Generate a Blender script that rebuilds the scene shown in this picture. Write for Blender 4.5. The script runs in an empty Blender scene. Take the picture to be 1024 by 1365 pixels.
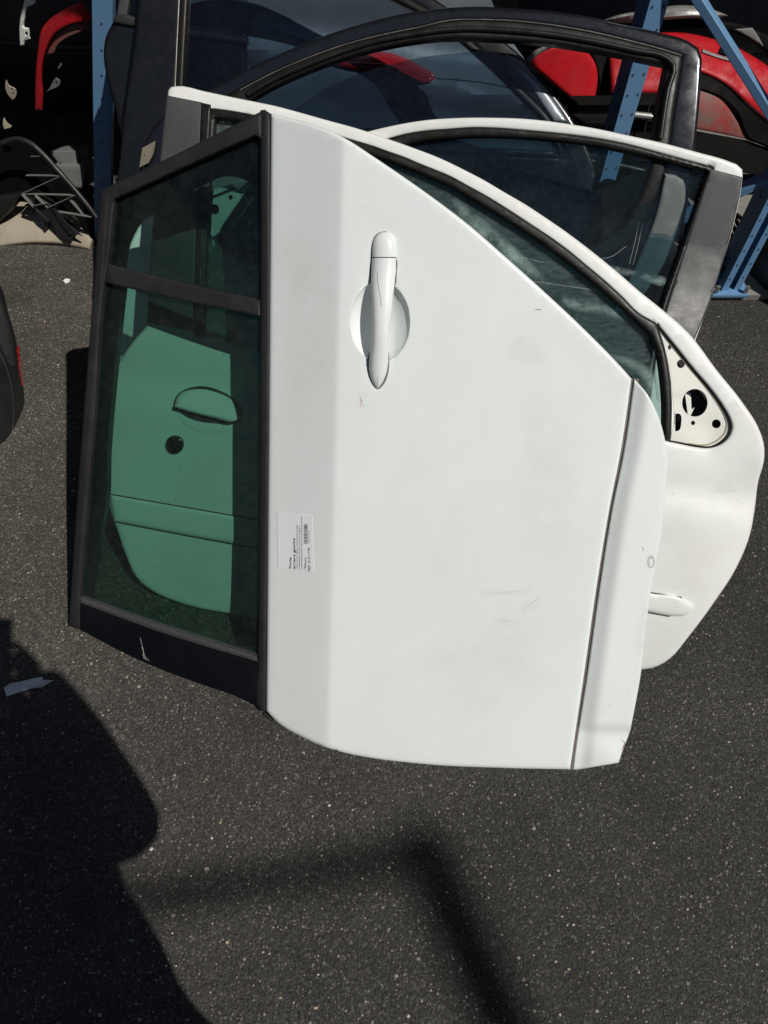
import bpy, bmesh, math, random
import numpy as np
from mathutils import Vector, Matrix
from mathutils.geometry import delaunay_2d_cdt

random.seed(7); rng = np.random.default_rng(7)
scene = bpy.context.scene
COL = scene.collection
R_ = math.radians

# ------------------------------------------------------------------ camera
CAM_H, PITCH, FPX = 1.5, R_(58.0), 950.0
cam = bpy.data.cameras.new('camera'); camo = bpy.data.objects.new('camera', cam); COL.objects.link(camo)
camo.location = (0, 0, CAM_H); camo.rotation_euler = (math.pi/2 - PITCH, 0, 0)
cam.sensor_fit = 'VERTICAL'; cam.sensor_height = 36.0; cam.lens = 36.0*FPX/1365.0
cam.clip_start = 0.02; cam.clip_end = 500
scene.camera = camo
# ------------------------------------------------------------------ sky, sun, exposure
SUN = Vector((0.567, -0.427, 1.0)).normalized()
world = bpy.data.worlds.new('World'); scene.world = world; world.use_nodes = True
nt = world.node_tree; bg = nt.nodes['Background']
sky = nt.nodes.new('ShaderNodeTexSky'); sky.sky_type = 'NISHITA'; sky.sun_disc = False
sky.sun_elevation = math.asin(SUN.z); sky.sun_rotation = math.atan2(SUN.x, SUN.y)
sky.air_density = 1.0; sky.dust_density = 0.6; sky.ozone_density = 1.0
nt.links.new(sky.outputs[0], bg.inputs[0]); bg.inputs[1].default_value = 0.05
sl = bpy.data.lights.new('sun', 'SUN'); sl.energy = 5.0; sl.angle = R_(0.53); sl.color = (1.0, 0.965, 0.90)
so = bpy.data.objects.new('sun', sl); COL.objects.link(so); so.location = (6, -5, 10)
so.rotation_euler = (-SUN).to_track_quat('-Z', 'Y').to_euler()
scene.view_settings.view_transform = 'Standard'; scene.view_settings.look = 'None'
scene.view_settings.exposure = -0.44; scene.view_settings.gamma = 1.0
scene.cycles.transparent_max_bounces = 32; scene.cycles.max_bounces = 8
scene.cycles.use_denoising = True

# ------------------------------------------------------------------ projection helpers (where the photographed things stand)
C0 = np.array([0, 0, CAM_H]); Fv = np.array([0, math.cos(PITCH), -math.sin(PITCH)])
Rv = np.array([1.0, 0, 0]); Dv = np.array([0, -math.sin(PITCH), -math.cos(PITCH)])
def ray(u, v):
    u = np.asarray(u, float); v = np.asarray(v, float)
    return Fv + ((u-512)/FPX)[..., None]*Rv + ((v-682.5)/FPX)[..., None]*Dv
class Pl:
    """a leaning plane: y0 = where it meets the ground at x=0, yaw, lean from the vertical (degrees)"""
    def __init__(s, y0, yaw, lean, x0=0.0, z0=0.0):
        y, l = R_(yaw), R_(lean)
        s.o = np.array([x0, y0, z0]); s.e = np.array([math.cos(y), -math.sin(y), 0])
        g = np.array([-math.sin(y), -math.cos(y), 0])
        s.n = math.cos(l)*g + math.sin(l)*np.array([0, 0, 1.0]); s.t = -math.sin(l)*g + math.cos(l)*np.array([0, 0, 1.0])
    def P(s, u, v, h=0.0):
        d = ray(u, v); k = ((s.o - C0) @ s.n + np.asarray(h, float))/(d @ s.n)
        return C0 + d*k[..., None]
def ground(u, v, z=0.0):
    d = ray(u, v); return C0 + d*((z-CAM_H)/d[..., 2])[..., None]

# ------------------------------------------------------------------ materials
MATS = {}
def newmat(name):
    m = bpy.data.materials.new(name); m.use_nodes = True; MATS[name] = m
    return m, m.node_tree, m.node_tree.nodes['Principled BSDF']
def node(nt, typ, **kw):
    n = nt.nodes.new(typ)
    for k, v in kw.items():
        if k.startswith('i_'): n.inputs[k[2:].replace('_', ' ')].default_value = v
        else: setattr(n, k, v)
    return n
def ramp(nt, fac, stops):
    r = nt.nodes.new('ShaderNodeValToRGB'); e = r.color_ramp.elements
    while len(e) < len(stops): e.new(0.5)
    for el, (p, c) in zip(e, stops):
        el.position = p; el.color = (c, c, c, 1) if not hasattr(c, '__len__') else (*c, 1)
    nt.links.new(fac, r.inputs[0]); return r.outputs[0]
def mixc(nt, fac, a, b, mode='MIX'):
    m = nt.nodes.new('ShaderNodeMix'); m.data_type = 'RGBA'; m.blend_type = mode
    for sock, val in ((m.inputs['Factor'], fac), (m.inputs['A'], a), (m.inputs['B'], b)):
        pass
    def setin(i, val):
        if hasattr(val, 'is_linked'): nt.links.new(val, m.inputs[i])
        elif hasattr(val, '__len__'): m.inputs[i].default_value = (*val, 1)
        else: m.inputs[i].default_value = val
    setin(0, fac); setin(6, a); setin(7, b)
    return m.outputs[2]
def coords(nt, scale=(1, 1, 1)):
    tc = nt.nodes.new('ShaderNodeTexCoord'); mp = nt.nodes.new('ShaderNodeMapping')
    mp.inputs['Scale'].default_value = scale; nt.links.new(tc.outputs['Object'], mp.inputs[0]); return mp.outputs[0]
def noise(nt, vec, scale, detail=4, rough=0.55, dist=0.0):
    n = node(nt, 'ShaderNodeTexNoise'); n.inputs['Scale'].default_value = scale; n.inputs['Detail'].default_value = detail
    n.inputs['Roughness'].default_value = rough; n.inputs['Distortion'].default_value = dist
    nt.links.new(vec, n.inputs['Vector']); return n.outputs[0]
def surf(name, base, dirt, rough=0.4, metal=0.0, coat=0.0, dscale=6.0, amount=0.5, bump=0.0, bscale=300, spec=0.5, lo=0.45, hi=0.75, rvar=0.15, stretch=(1, 1, 1)):
    """paint or plastic: a base colour, patchy grime of its own shape, uneven gloss"""
    m, nt, p = newmat(name); v = coords(nt, stretch)
    f = ramp(nt, noise(nt, v, dscale, 7, 0.65, 0.6), [(lo, 0.0), (hi, amount)])
    f2 = ramp(nt, noise(nt, v, dscale*9, 5, 0.7), [(0.62, 0.0), (0.8, amount*0.6)])
    c = mixc(nt, f, base, dirt); c = mixc(nt, f2, c, dirt)
    nt.links.new(c, p.inputs['Base Color'])
    nt.links.new(ramp(nt, noise(nt, v, dscale*2.5, 6, 0.7), [(0.3, max(0.02, rough-rvar)), (0.7, min(1, rough+rvar))]), p.inputs['Roughness'])
    p.inputs['Metallic'].default_value = metal; p.inputs['Coat Weight'].default_value = coat; p.inputs['Coat Roughness'].default_value = 0.06
    p.inputs['Specular IOR Level'].default_value = spec
    if bump:
        b = node(nt, 'ShaderNodeBump'); b.inputs['Strength'].default_value = bump; b.inputs['Distance'].default_value = 0.001
        nt.links.new(noise(nt, v, bscale, 3), b.inputs['Height']); nt.links.new(b.outputs[0], p.inputs['Normal'])
    return m
surf('white_paint', (0.775, 0.812, 0.80), (0.64, 0.64, 0.59), 0.32, coat=0.4, dscale=4.5, amount=0.26, lo=0.40, hi=0.85)
surf('white_paint_warm', (0.78, 0.79, 0.765), (0.64, 0.62, 0.56), 0.36, coat=0.3, dscale=7.0, amount=0.42, lo=0.40, hi=0.85)
surf('white_primer', (0.76, 0.76, 0.70), (0.55, 0.50, 0.40), 0.5, dscale=14.0, amount=0.5)
surf('dark_paint', (0.011, 0.012, 0.015), (0.06, 0.065, 0.07), 0.22, coat=0.9, dscale=40.0, amount=0.06, metal=0.2, rvar=0.05)
surf('black_paint', (0.007, 0.0075, 0.009), (0.04, 0.04, 0.04), 0.3, coat=0.35, dscale=14.0, amount=0.15, rvar=0.08)
surf('black_trim', (0.018, 0.0175, 0.019), (0.04, 0.038, 0.036), 0.55, dscale=12.0, amount=0.45, bump=0.15, spec=0.4)
surf('black_gloss', (0.004, 0.005, 0.007), (0.015, 0.015, 0.016), 0.35, coat=0.0, spec=0.10, dscale=8.0, amount=0.3)
surf('grey_trim', (0.048, 0.047, 0.048), (0.12, 0.115, 0.11), 0.5, dscale=4.0, amount=0.28, bump=0.2, lo=0.35, hi=0.85)
surf('rubber', (0.009, 0.0085, 0.008), (0.05, 0.043, 0.034), 0.42, dscale=15.0, amount=0.25, spec=0.3)
surf('black_plastic', (0.010, 0.010, 0.010), (0.045, 0.042, 0.038), 0.5, dscale=10.0, amount=0.5, bump=0.2)
surf('black_deep', (0.0035, 0.0035, 0.0035), (0.010, 0.009, 0.008), 0.7, dscale=10.0, amount=0.5, spec=0.1)
surf('grey_plastic', (0.16, 0.16, 0.155), (0.07, 0.07, 0.065), 0.6, dscale=12.0, amount=0.5)
surf('beige_plastic', (0.36, 0.315, 0.24), (0.22, 0.18, 0.12), 0.65, dscale=9.0, amount=0.6)
surf('blue_steel', (0.125, 0.255, 0.43), (0.14, 0.10, 0.08), 0.45, dscale=14.0, amount=0.5, lo=0.58, hi=0.8)
surf('red_paint', (0.46, 0.010, 0.016), (0.20, 0.03, 0.03), 0.3, coat=0.6, dscale=10.0, amount=0.5)
surf('red_faded', (0.26, 0.035, 0.030), (0.13, 0.10, 0.085), 0.6, dscale=16.0, amount=0.9, lo=0.4, hi=0.6)
surf('silver_panel', (0.22, 0.25, 0.28), (0.35, 0.36, 0.36), 0.35, coat=0.5, dscale=7.0, amount=0.5, metal=0.3)
surf('tag_brown', (0.17, 0.15, 0.115), (0.08, 0.07, 0.05), 0.6, dscale=20.0, amount=0.7)
surf('pale_pillar_grey', (0.09, 0.105, 0.105), (0.22, 0.24, 0.235), 0.6, dscale=12.0, amount=0.7)
surf('steel', (0.45, 0.44, 0.42), (0.18, 0.10, 0.05), 0.42, metal=0.8, dscale=20.0, amount=0.6)
surf('galvanised', (0.30, 0.30, 0.29), (0.16, 0.13, 0.10), 0.5, metal=0.5, dscale=10.0, amount=0.5)
surf('concrete', (0.22, 0.21, 0.19), (0.10, 0.095, 0.085), 0.85, dscale=5.0, amount=0.7, bump=0.5, bscale=90)
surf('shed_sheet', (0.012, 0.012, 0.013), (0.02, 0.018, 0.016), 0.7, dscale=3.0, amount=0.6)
surf('wall_sheet', (0.10, 0.105, 0.11), (0.06, 0.05, 0.045), 0.6, dscale=1.5, amount=0.6)
surf('paper', (0.80, 0.82, 0.84), (0.70, 0.72, 0.74), 0.55, dscale=30.0, amount=0.3)
surf('paper_litter', (0.62, 0.66, 0.70), (0.40, 0.42, 0.44), 0.7, dscale=40.0, amount=0.6, bump=0.4, bscale=120)
surf('ink', (0.012, 0.012, 0.03), (0.03, 0.03, 0.05), 0.6, dscale=40)
surf('faint_ink', (0.16, 0.16, 0.19), (0.22, 0.22, 0.25), 0.6, dscale=40)
surf('scratch_grey', (0.50, 0.50, 0.48), (0.30, 0.30, 0.28), 0.7, dscale=60)
surf('scratch_dark', (0.10, 0.09, 0.085), (0.2, 0.2, 0.19), 0.7, dscale=60)
surf('gap_brown', (0.13, 0.115, 0.10), (0.25, 0.23, 0.20), 0.8, dscale=60, amount=0.6)
surf('rust', (0.45, 0.24, 0.15), (0.6, 0.5, 0.42), 0.8, dscale=60)
surf('gap_black', (0.03, 0.03, 0.03), (0.06, 0.055, 0.05), 0.8, dscale=30)
surf('cloth_dark', (0.03, 0.035, 0.05), (0.02, 0.02, 0.03), 0.9, dscale=20)
surf('skin', (0.45, 0.28, 0.20), (0.38, 0.22, 0.16), 0.55, dscale=20)
surf('hair', (0.02, 0.015, 0.012), (0.03, 0.02, 0.015), 0.6, dscale=40)

def glass(name, tint, dust=0.05, dscale=4.0, dustcol=(0.5, 0.55, 0.52), stretch=(1, 1, 1)):
    m, nt, p = newmat(name); out = nt.nodes['Material Output']; nt.nodes.remove(p)
    v = coords(nt, stretch)
    tr = node(nt, 'ShaderNodeBsdfTransparent'); tr.inputs[0].default_value = (*tint, 1)
    gl = node(nt, 'ShaderNodeBsdfGlossy'); gl.inputs['Roughness'].default_value = 0.03
    lw = node(nt, 'ShaderNodeLayerWeight'); lw.inputs[0].default_value = 0.5
    pw = node(nt, 'ShaderNodeMath', operation='POWER'); nt.links.new(lw.outputs['Facing'], pw.inputs[0]); pw.inputs[1].default_value = 5.0
    fr = node(nt, 'ShaderNodeMath', operation='MULTIPLY_ADD'); nt.links.new(pw.outputs[0], fr.inputs[0]); fr.inputs[1].default_value = 0.9; fr.inputs[2].default_value = 0.03
    m1 = node(nt, 'ShaderNodeMixShader'); nt.links.new(fr.outputs[0], m1.inputs[0])
    nt.links.new(tr.outputs[0], m1.inputs[1]); nt.links.new(gl.outputs[0], m1.inputs[2])
    df = node(nt, 'ShaderNodeBsdfDiffuse'); df.inputs[0].default_value = (*dustcol, 1)
    a = noise(nt, v, dscale, 8, 0.7, 0.8); b = noise(nt, v, dscale*14, 4, 0.8)
    mm = node(nt, 'ShaderNodeMath', operation='MULTIPLY'); nt.links.new(a, mm.inputs[0]); nt.links.new(b, mm.inputs[1])
    f = ramp(nt, mm.outputs[0], [(0.16, dust*0.12), (0.42, dust)])
    m2 = node(nt, 'ShaderNodeMixShader'); nt.links.new(f, m2.inputs[0]); nt.links.new(m1.outputs[0], m2.inputs[1]); nt.links.new(df.outputs[0], m2.inputs[2])
    nt.links.new(m2.outputs[0], out.inputs[0]); return m
glass('glass_green', (0.55, 0.715, 0.66), dust=0.022)
glass('glass_streaked', (0.66, 0.78, 0.77), dust=0.16, dscale=5.0, dustcol=(0.42, 0.55, 0.52), stretch=(0.8, 2.2, 3.0))  # streaky teal dust colour also carries light bands of the pane
glass('glass_tinted', (0.64, 0.77, 0.79), dust=0.022, dscale=5.0, dustcol=(0.36, 0.48, 0.52))  # bluish dust colour also carries a hazy reflection
glass('glass_dark', (0.62, 0.68, 0.73), dust=0.010, dscale=4.0, dustcol=(0.42, 0.48, 0.55))
def smear_mat(name, col, amax, scale, stretch=(1, 1, 1)):
    # a film of grime, chalk or painted glare, thin at its rim
    m, nt, p = newmat(name); out = nt.nodes['Material Output']; nt.nodes.remove(p); v = coords(nt, stretch)
    tr = node(nt, 'ShaderNodeBsdfTransparent'); df = node(nt, 'ShaderNodeBsdfDiffuse'); df.inputs[0].default_value = (*col, 1)
    f = ramp(nt, noise(nt, v, scale, 8, 0.72, 0.1), [(0.35, 0.0), (0.72, amax)])
    at = node(nt, 'ShaderNodeAttribute'); at.attribute_name = 'edge_fade'
    mu = node(nt, 'ShaderNodeMath', operation='MULTIPLY'); nt.links.new(f, mu.inputs[0]); nt.links.new(at.outputs['Fac'], mu.inputs[1])
    mx = node(nt, 'ShaderNodeMixShader'); nt.links.new(mu.outputs[0], mx.inputs[0]); nt.links.new(tr.outputs[0], mx.inputs[1]); nt.links.new(df.outputs[0], mx.inputs[2]); nt.links.new(mx.outputs[0], out.inputs[0])
smear_mat('glare_smear_film', (0.40, 0.54, 0.52), 0.55, 22); smear_mat('grime', (0.56, 0.52, 0.44), 0.045, 14); smear_mat('chalk', (0.86, 0.88, 0.87), 0.10, 60); smear_mat('scuff', (0.36, 0.35, 0.33), 0.05, 120)
def lamp_lens():
    m, nt, p = newmat('red_lens'); v = coords(nt)
    w = node(nt, 'ShaderNodeTexWave'); w.inputs['Scale'].default_value = 60; w.inputs['Distortion'].default_value = 1.5; nt.links.new(v, w.inputs[0])
    nt.links.new(mixc(nt, w.outputs[1], (0.30, 0.006, 0.012), (0.62, 0.03, 0.04)), p.inputs['Base Color'])
    p.inputs['Roughness'].default_value = 0.12; p.inputs['Coat Weight'].default_value = 1.0
lamp_lens()
def asphalt():
    m, nt, p = newmat('asphalt'); v0 = coords(nt)
    nz = node(nt, 'ShaderNodeTexNoise'); nz.inputs['Scale'].default_value = 170; nz.inputs['Detail'].default_value = 3; nt.links.new(v0, nz.inputs['Vector'])
    sc = node(nt, 'ShaderNodeVectorMath', operation='MULTIPLY_ADD'); nt.links.new(nz.outputs['Color'], sc.inputs[0]); sc.inputs[1].default_value = (0.0075, 0.0075, 0.0); nt.links.new(v0, sc.inputs[2])
    v = sc.outputs[0]
    vo = node(nt, 'ShaderNodeTexVoronoi'); vo.inputs['Scale'].default_value = 175; nt.links.new(v, vo.inputs['Vector'])
    vo2 = node(nt, 'ShaderNodeTexVoronoi'); vo2.inputs['Scale'].default_value = 430; nt.links.new(v, vo2.inputs['Vector'])
    sep = node(nt, 'ShaderNodeSeparateColor'); nt.links.new(vo.outputs['Color'], sep.inputs[0])
    sep2 = node(nt, 'ShaderNodeSeparateColor'); nt.links.new(vo2.outputs['Color'], sep2.inputs[0])
    c1 = ramp(nt, sep.outputs[0], [(0.0, (0.022, 0.0212, 0.0202)), (0.55, (0.046, 0.0442, 0.0415)), (0.90, (0.070, 0.066, 0.059)), (0.975, (0.10, 0.097, 0.09)), (1.0, (0.24, 0.235, 0.22))])
    c2 = ramp(nt, sep2.outputs[1], [(0.0, (0.022, 0.0205, 0.018)), (0.7, (0.047, 0.0445, 0.0405)), (0.95, (0.080, 0.076, 0.068)), (1.0, (0.22, 0.21, 0.19))])
    stone = ramp(nt, vo.outputs['Distance'], [(0.25, 1.0), (0.55, 0.0)])
    base = mixc(nt, stone, c2, c1)
    vo3 = node(nt, 'ShaderNodeTexVoronoi'); vo3.inputs['Scale'].default_value = 85; vo3.distance = 'MANHATTAN'; nt.links.new(v, vo3.inputs['Vector'])
    sep3 = node(nt, 'ShaderNodeSeparateColor'); nt.links.new(vo3.outputs['Color'], sep3.inputs[0])
    pick = ramp(nt, sep3.outputs[2], [(0.80, 0.0), (0.84, 1.0)]); core = ramp(nt, vo3.outputs['Distance'], [(0.30, 0.5), (0.42, 0.0)])
    pk = node(nt, 'ShaderNodeMath', operation='MULTIPLY'); nt.links.new(pick, pk.inputs[0]); nt.links.new(core, pk.inputs[1])
    c3 = ramp(nt, sep3.outputs[0], [(0.0, (0.030, 0.029, 0.028)), (0.6, (0.085, 0.082, 0.076)), (0.93, (0.12, 0.115, 0.105)), (1.0, (0.16, 0.135, 0.105))])
    base = mixc(nt, pk.outputs[0], base, c3)
    big = ramp(nt, noise(nt, v, 1.6, 8, 0.68, 0.5), [(0.28, 0.52), (0.5, 0.86), (0.72, 1.22)])
    col = mixc(nt, 1.0, base, big, 'MULTIPLY')
    oil = ramp(nt, noise(nt, v, 1.3, 5, 0.6, 0.8), [(0.55, 0.0), (0.66, 0.55), (0.8, 0.75)])
    col = mixc(nt, oil, col, (0.019, 0.018, 0.017))
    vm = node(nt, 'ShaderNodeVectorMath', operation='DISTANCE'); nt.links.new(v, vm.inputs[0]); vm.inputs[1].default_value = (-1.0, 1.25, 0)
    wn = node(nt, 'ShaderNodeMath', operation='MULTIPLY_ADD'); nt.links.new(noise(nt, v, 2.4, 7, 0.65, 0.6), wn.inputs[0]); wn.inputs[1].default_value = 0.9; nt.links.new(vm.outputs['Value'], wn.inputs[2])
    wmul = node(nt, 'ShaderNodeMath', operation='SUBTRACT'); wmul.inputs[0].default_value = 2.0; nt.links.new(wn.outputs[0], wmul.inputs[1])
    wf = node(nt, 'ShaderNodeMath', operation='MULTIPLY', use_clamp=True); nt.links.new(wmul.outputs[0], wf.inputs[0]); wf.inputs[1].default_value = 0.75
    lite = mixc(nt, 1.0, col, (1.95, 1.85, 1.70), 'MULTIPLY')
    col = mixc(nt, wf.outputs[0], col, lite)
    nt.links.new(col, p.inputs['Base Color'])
    p.inputs['Roughness'].default_value = 0.82; p.inputs['Specular IOR Level'].default_value = 0.35
    h1 = ramp(nt, vo.outputs['Distance'], [(0.1, 1.0), (0.7, 0.0)]); h2 = ramp(nt, vo2.outputs['Distance'], [(0.1, 1.0), (0.7, 0.0)])
    ad = node(nt, 'ShaderNodeMath', operation='MULTIPLY_ADD'); nt.links.new(h2, ad.inputs[0]); ad.inputs[1].default_value = 0.4; nt.links.new(h1, ad.inputs[2])
    ad2 = node(nt, 'ShaderNodeMath', operation='MULTIPLY_ADD'); nt.links.new(noise(nt, v, 35, 4, 0.6), ad2.inputs[0]); ad2.inputs[1].default_value = 1.6; nt.links.new(ad.outputs[0], ad2.inputs[2])
    b = node(nt, 'ShaderNodeBump'); b.inputs['Strength'].default_value = 0.8; b.inputs['Distance'].default_value = 0.0022
    nt.links.new(ad2.outputs[0], b.inputs['Height']); nt.links.new(b.outputs[0], p.inputs['Normal'])
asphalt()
def pebble_mat():
    m, nt, p = newmat('pebble'); g = node(nt, 'ShaderNodeNewGeometry')
    nt.links.new(ramp(nt, g.outputs['Random Per Island'], [(0.0, (0.05, 0.048, 0.045)), (0.5, (0.16, 0.15, 0.135)), (0.8, (0.34, 0.32, 0.29)), (0.93, (0.40, 0.30, 0.20)), (1.0, (0.62, 0.60, 0.56))]), p.inputs['Base Color'])
    p.inputs['Roughness'].default_value = 0.6
pebble_mat()

# ------------------------------------------------------------------ object helpers
def tag(o, label=None, cat=None, group=None, kind=None):
    if label: o['label'] = label
    if cat: o['category'] = cat
    if group: o['group'] = group
    if kind: o['kind'] = kind
    return o
def thing(name, label, cat, loc, group=None):
    o = bpy.data.objects.new(name, None); COL.objects.link(o); o.location = loc; o.empty_display_size = 0.1
    return tag(o, label, cat, group, 'thing')
WORLD = {}
def meshobj(name, verts, faces, mat, parent=None, smooth=True, angle=35):
    """verts in world space; the object is placed under its parent without moving"""
    off = np.array(WORLD.get(parent.name, (0, 0, 0))) if parent else np.zeros(3)
    if parent and parent.name not in WORLD:
        off = np.array(parent.location)
        q = parent.parent
        while q: off = off + np.array(q.location); q = q.parent
    me = bpy.data.meshes.new(name)
    me.from_pydata([tuple(map(float, p - off)) for p in np.asarray(verts, float)], [], [tuple(map(int, f)) for f in faces]); me.update()
    me.materials.append(MATS[mat])
    if smooth:
        me.polygons.foreach_set('use_smooth', [True]*len(me.polygons)); me.set_sharp_from_angle(angle=R_(angle))
    o = bpy.data.objects.new(name, me); COL.objects.link(o)
    if parent: o.parent = parent
    return o
def spl(pts, closed=True, step=6.0):
    """smooth curve through pixel points; a point with a third value is a corner"""
    n = len(pts); P = [np.array(p[:2], float) for p in pts]; K = [len(p) > 2 for p in pts]; out = []
    rngi = range(n if closed else n-1)
    for i in rngi:
        a, b = P[i], P[(i+1) % n]
        pa = P[(i-1) % n] if (closed or i > 0) else a; pb = P[(i+2) % n] if (closed or i+2 < n) else b
        L = np.linalg.norm(b-a)
        def tan(p0, p1, p2, corner, own):
            if corner: return (own)
            d1, d2 = np.linalg.norm(p1-p0)+1e-6, np.linalg.norm(p2-p1)+1e-6
            return ((p1-p0)/d1*d2 + (p2-p1)/d2*d1)/(d1+d2)*L
        ta = tan(pa, a, b, K[i] or (not closed and i == 0), b-a); tb = tan(a, b, pb, K[(i+1) % n] or (not closed and i == n-2), b-a)
        m = max(1, int(L/step))
        for j in range(m):
            t = j/m; t2, t3 = t*t, t*t*t
            out.append((2*t3-3*t2+1)*a + (t3-2*t2+t)*ta + (-2*t3+3*t2)*b + (t3-t2)*tb)
    if not closed: out.append(P[-1])
    return np.array(out)
def inside(p, poly):
    x, y = p[:, 0][:, None], p[:, 1][:, None]; a = poly; b = np.roll(poly, -1, 0)
    c = ((a[:, 1] > y) != (b[:, 1] > y)) & (x < (b[:, 0]-a[:, 0])*(y-a[:, 1])/((b[:, 1]-a[:, 1]) + 1e-12) + a[:, 0])
    return c.sum(1) % 2 == 1
def dist(p, poly):
    a = poly[None]; b = np.roll(poly, -1, 0)[None]; best = np.full(len(p), 1e9)
    for s in range(0, len(p), 2000):
        q = p[s:s+2000, None]; ab = b-a
        t = np.clip(((q-a)*ab).sum(2)/((ab*ab).sum(2)+1e-12), 0, 1)
        best[s:s+2000] = np.sqrt((((a+t[..., None]*ab)-q)**2).sum(2)).min(1)
    return best
def offset(poly, d):
    a = np.roll(poly, 1, 0); b = np.roll(poly, -1, 0); t = b-a; t /= np.linalg.norm(t, axis=1)[:, None]+1e-9
    area = 0.5*np.sum(poly[:, 0]*np.roll(poly[:, 1], -1)-np.roll(poly[:, 0], -1)*poly[:, 1])
    nrm = np.stack([-t[:, 1], t[:, 0]], 1)*(1 if area > 0 else -1)
    return poly + nrm*d
def circle(cx, cy, rx, ry=None, n=28):
    a = np.linspace(0, 2*math.pi, n, endpoint=False); return np.stack([cx+rx*np.cos(a), cy+(ry or rx)*np.sin(a)], 1)
def triangulate(outline, holes, extra, grid, avoid=None, clear=0.0):
    loops = [outline]+list(holes); pts = []; edges = []
    for L in loops:
        k = len(pts); pts += list(L); edges += [(k+i, k+(i+1) % len(L)) for i in range(len(L))]
    mn, mx = outline.min(0), outline.max(0)
    gx, gy = np.meshgrid(np.arange(mn[0]+grid*0.5, mx[0], grid), np.arange(mn[1]+grid*0.5, mx[1], grid))
    gx = gx + (np.arange(gx.shape[0]) % 2)[:, None]*grid*0.5
    cand = np.stack([gx.ravel(), gy.ravel()], 1)
    if avoid: cand = cand[~avoid(cand[:, 0], cand[:, 1])]
    def keep(c, d):
        if not len(c): return c
        ok = inside(c, outline); ok &= dist(c, outline) > d
        for h in holes: ok &= ~inside(c, h); ok &= dist(c, h) > d
        return c[ok]
    cand = keep(cand, max(clear+1.5 if clear else 0.0, min(grid*0.45, 4))); pts += list(cand)
    for e in extra: pts += list(keep(np.asarray(e, float), 0.25))
    vs, es, fs, *_ = delaunay_2d_cdt([Vector(p) for p in pts], edges, [], 0, 1e-4)
    V = np.array([(p.x, p.y) for p in vs]); T = np.array([f for f in fs if len(f) == 3]); c = V[T].mean(1)
    ok = inside(c, outline)
    for h in holes: ok &= ~inside(c, h)
    a = V[T[:, 1]]-V[T[:, 0]]; b = V[T[:, 2]]-V[T[:, 0]]
    ok &= np.abs(a[:, 0]*b[:, 1]-a[:, 1]*b[:, 0]) > 1e-5
    return V, T[ok]
def sheet(name, pl, outline, h, t, mat, parent, holes=(), rnd=None, grid=16.0, extra=(), avoid=None, rings=True, angle=35, hole_rnd=True, fade=None):
    """a pressed panel: outline and holes in photo pixels laid on a leaning plane, h = relief in metres, t = thickness, rnd = (px, depth) rolled edge"""
    outline = np.asarray(outline, float)[:, :2]; holes = [np.asarray(x, float)[:, :2] for x in holes]; extra = list(extra)
    if rnd:
        for k in (0.12, 0.35, 0.65, 1.0):
            extra.append(offset(outline, rnd[0]*k))
            if hole_rnd: extra += [offset(x, -rnd[0]*k) for x in holes]
    V, T = triangulate(outline, holes, extra, grid, avoid, rnd[0] if rnd else 0.0)
    used = np.unique(T); mp = -np.ones(len(V), int); mp[used] = np.arange(len(used)); V = V[used]; T = mp[T]
    hh = h(V[:, 0], V[:, 1]) if callable(h) else np.full(len(V), float(h))
    if rnd:
        d = dist(V, outline)
        if hole_rnd:
            for x in holes: d = np.minimum(d, dist(V, x))
        q = np.clip(1-d/rnd[0], 0, 1); hh = hh - rnd[1]*(1-np.sqrt(1-q*q*0.999))
    A = pl.P(V[:, 0], V[:, 1], hh); B = A - pl.n*t; n = len(A)
    tri = A[T]; nz = (np.cross(tri[:, 1]-tri[:, 0], tri[:, 2]-tri[:, 0]) @ pl.n)
    T = np.where((nz < 0)[:, None], T[:, ::-1], T)
    e = np.concatenate([T[:, [0, 1]], T[:, [1, 2]], T[:, [2, 0]]])
    S = set(map(tuple, e.tolist())); bd = [x for x in S if (x[1], x[0]) not in S]
    faces = T.tolist()+(T[:, ::-1]+n).tolist()+[(b, a, a+n, b+n) for a, b in bd]
    o = meshobj(name, np.concatenate([A, B]), faces, mat, parent, angle=angle)
    if fade:
        f = np.clip(dist(V, outline)/fade, 0, 1); at = o.data.attributes.new('edge_fade', 'FLOAT', 'POINT'); at.data.foreach_set('value', np.concatenate([f, f]).astype(np.float32))
    return o
def grow(verts, faces, v2, f2):
    k = len(verts); verts.extend(v2); faces.extend([tuple(i+k for i in f) for f in f2])
def tube_geo(pts, r, n=8, flat=1.0, up=None, cap=True):
    pts = [np.array(p, float) for p in pts]; rs = r if hasattr(r, '__len__') else [r]*len(pts); V = []; F = []
    for i, p in enumerate(pts):
        d = pts[min(i+1, len(pts)-1)]-pts[max(i-1, 0)]; d /= np.linalg.norm(d)+1e-9
        u = np.array(up if up is not None else ((0, 0, 1) if abs(d[2]) < 0.9 else (0, 1, 0)), float); s = np.cross(d, u); s /= np.linalg.norm(s)+1e-9; w = np.cross(s, d)
        for k in range(n):
            a = 2*math.pi*k/n; V.append(p + rs[i]*(math.cos(a)*s + flat*math.sin(a)*w))
    for i in range(len(pts)-1):
        for k in range(n): F.append((i*n+k, i*n+(k+1) % n, (i+1)*n+(k+1) % n, (i+1)*n+k))
    if cap: F += [tuple(range(n))[::-1], tuple((len(pts)-1)*n+k for k in range(n))]
    return V, F
def tube(name, pts, r, mat, parent, n=8, flat=1.0, up=None): V, F = tube_geo(pts, r, n, flat, up); return meshobj(name, V, F, mat, parent, angle=50)
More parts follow.
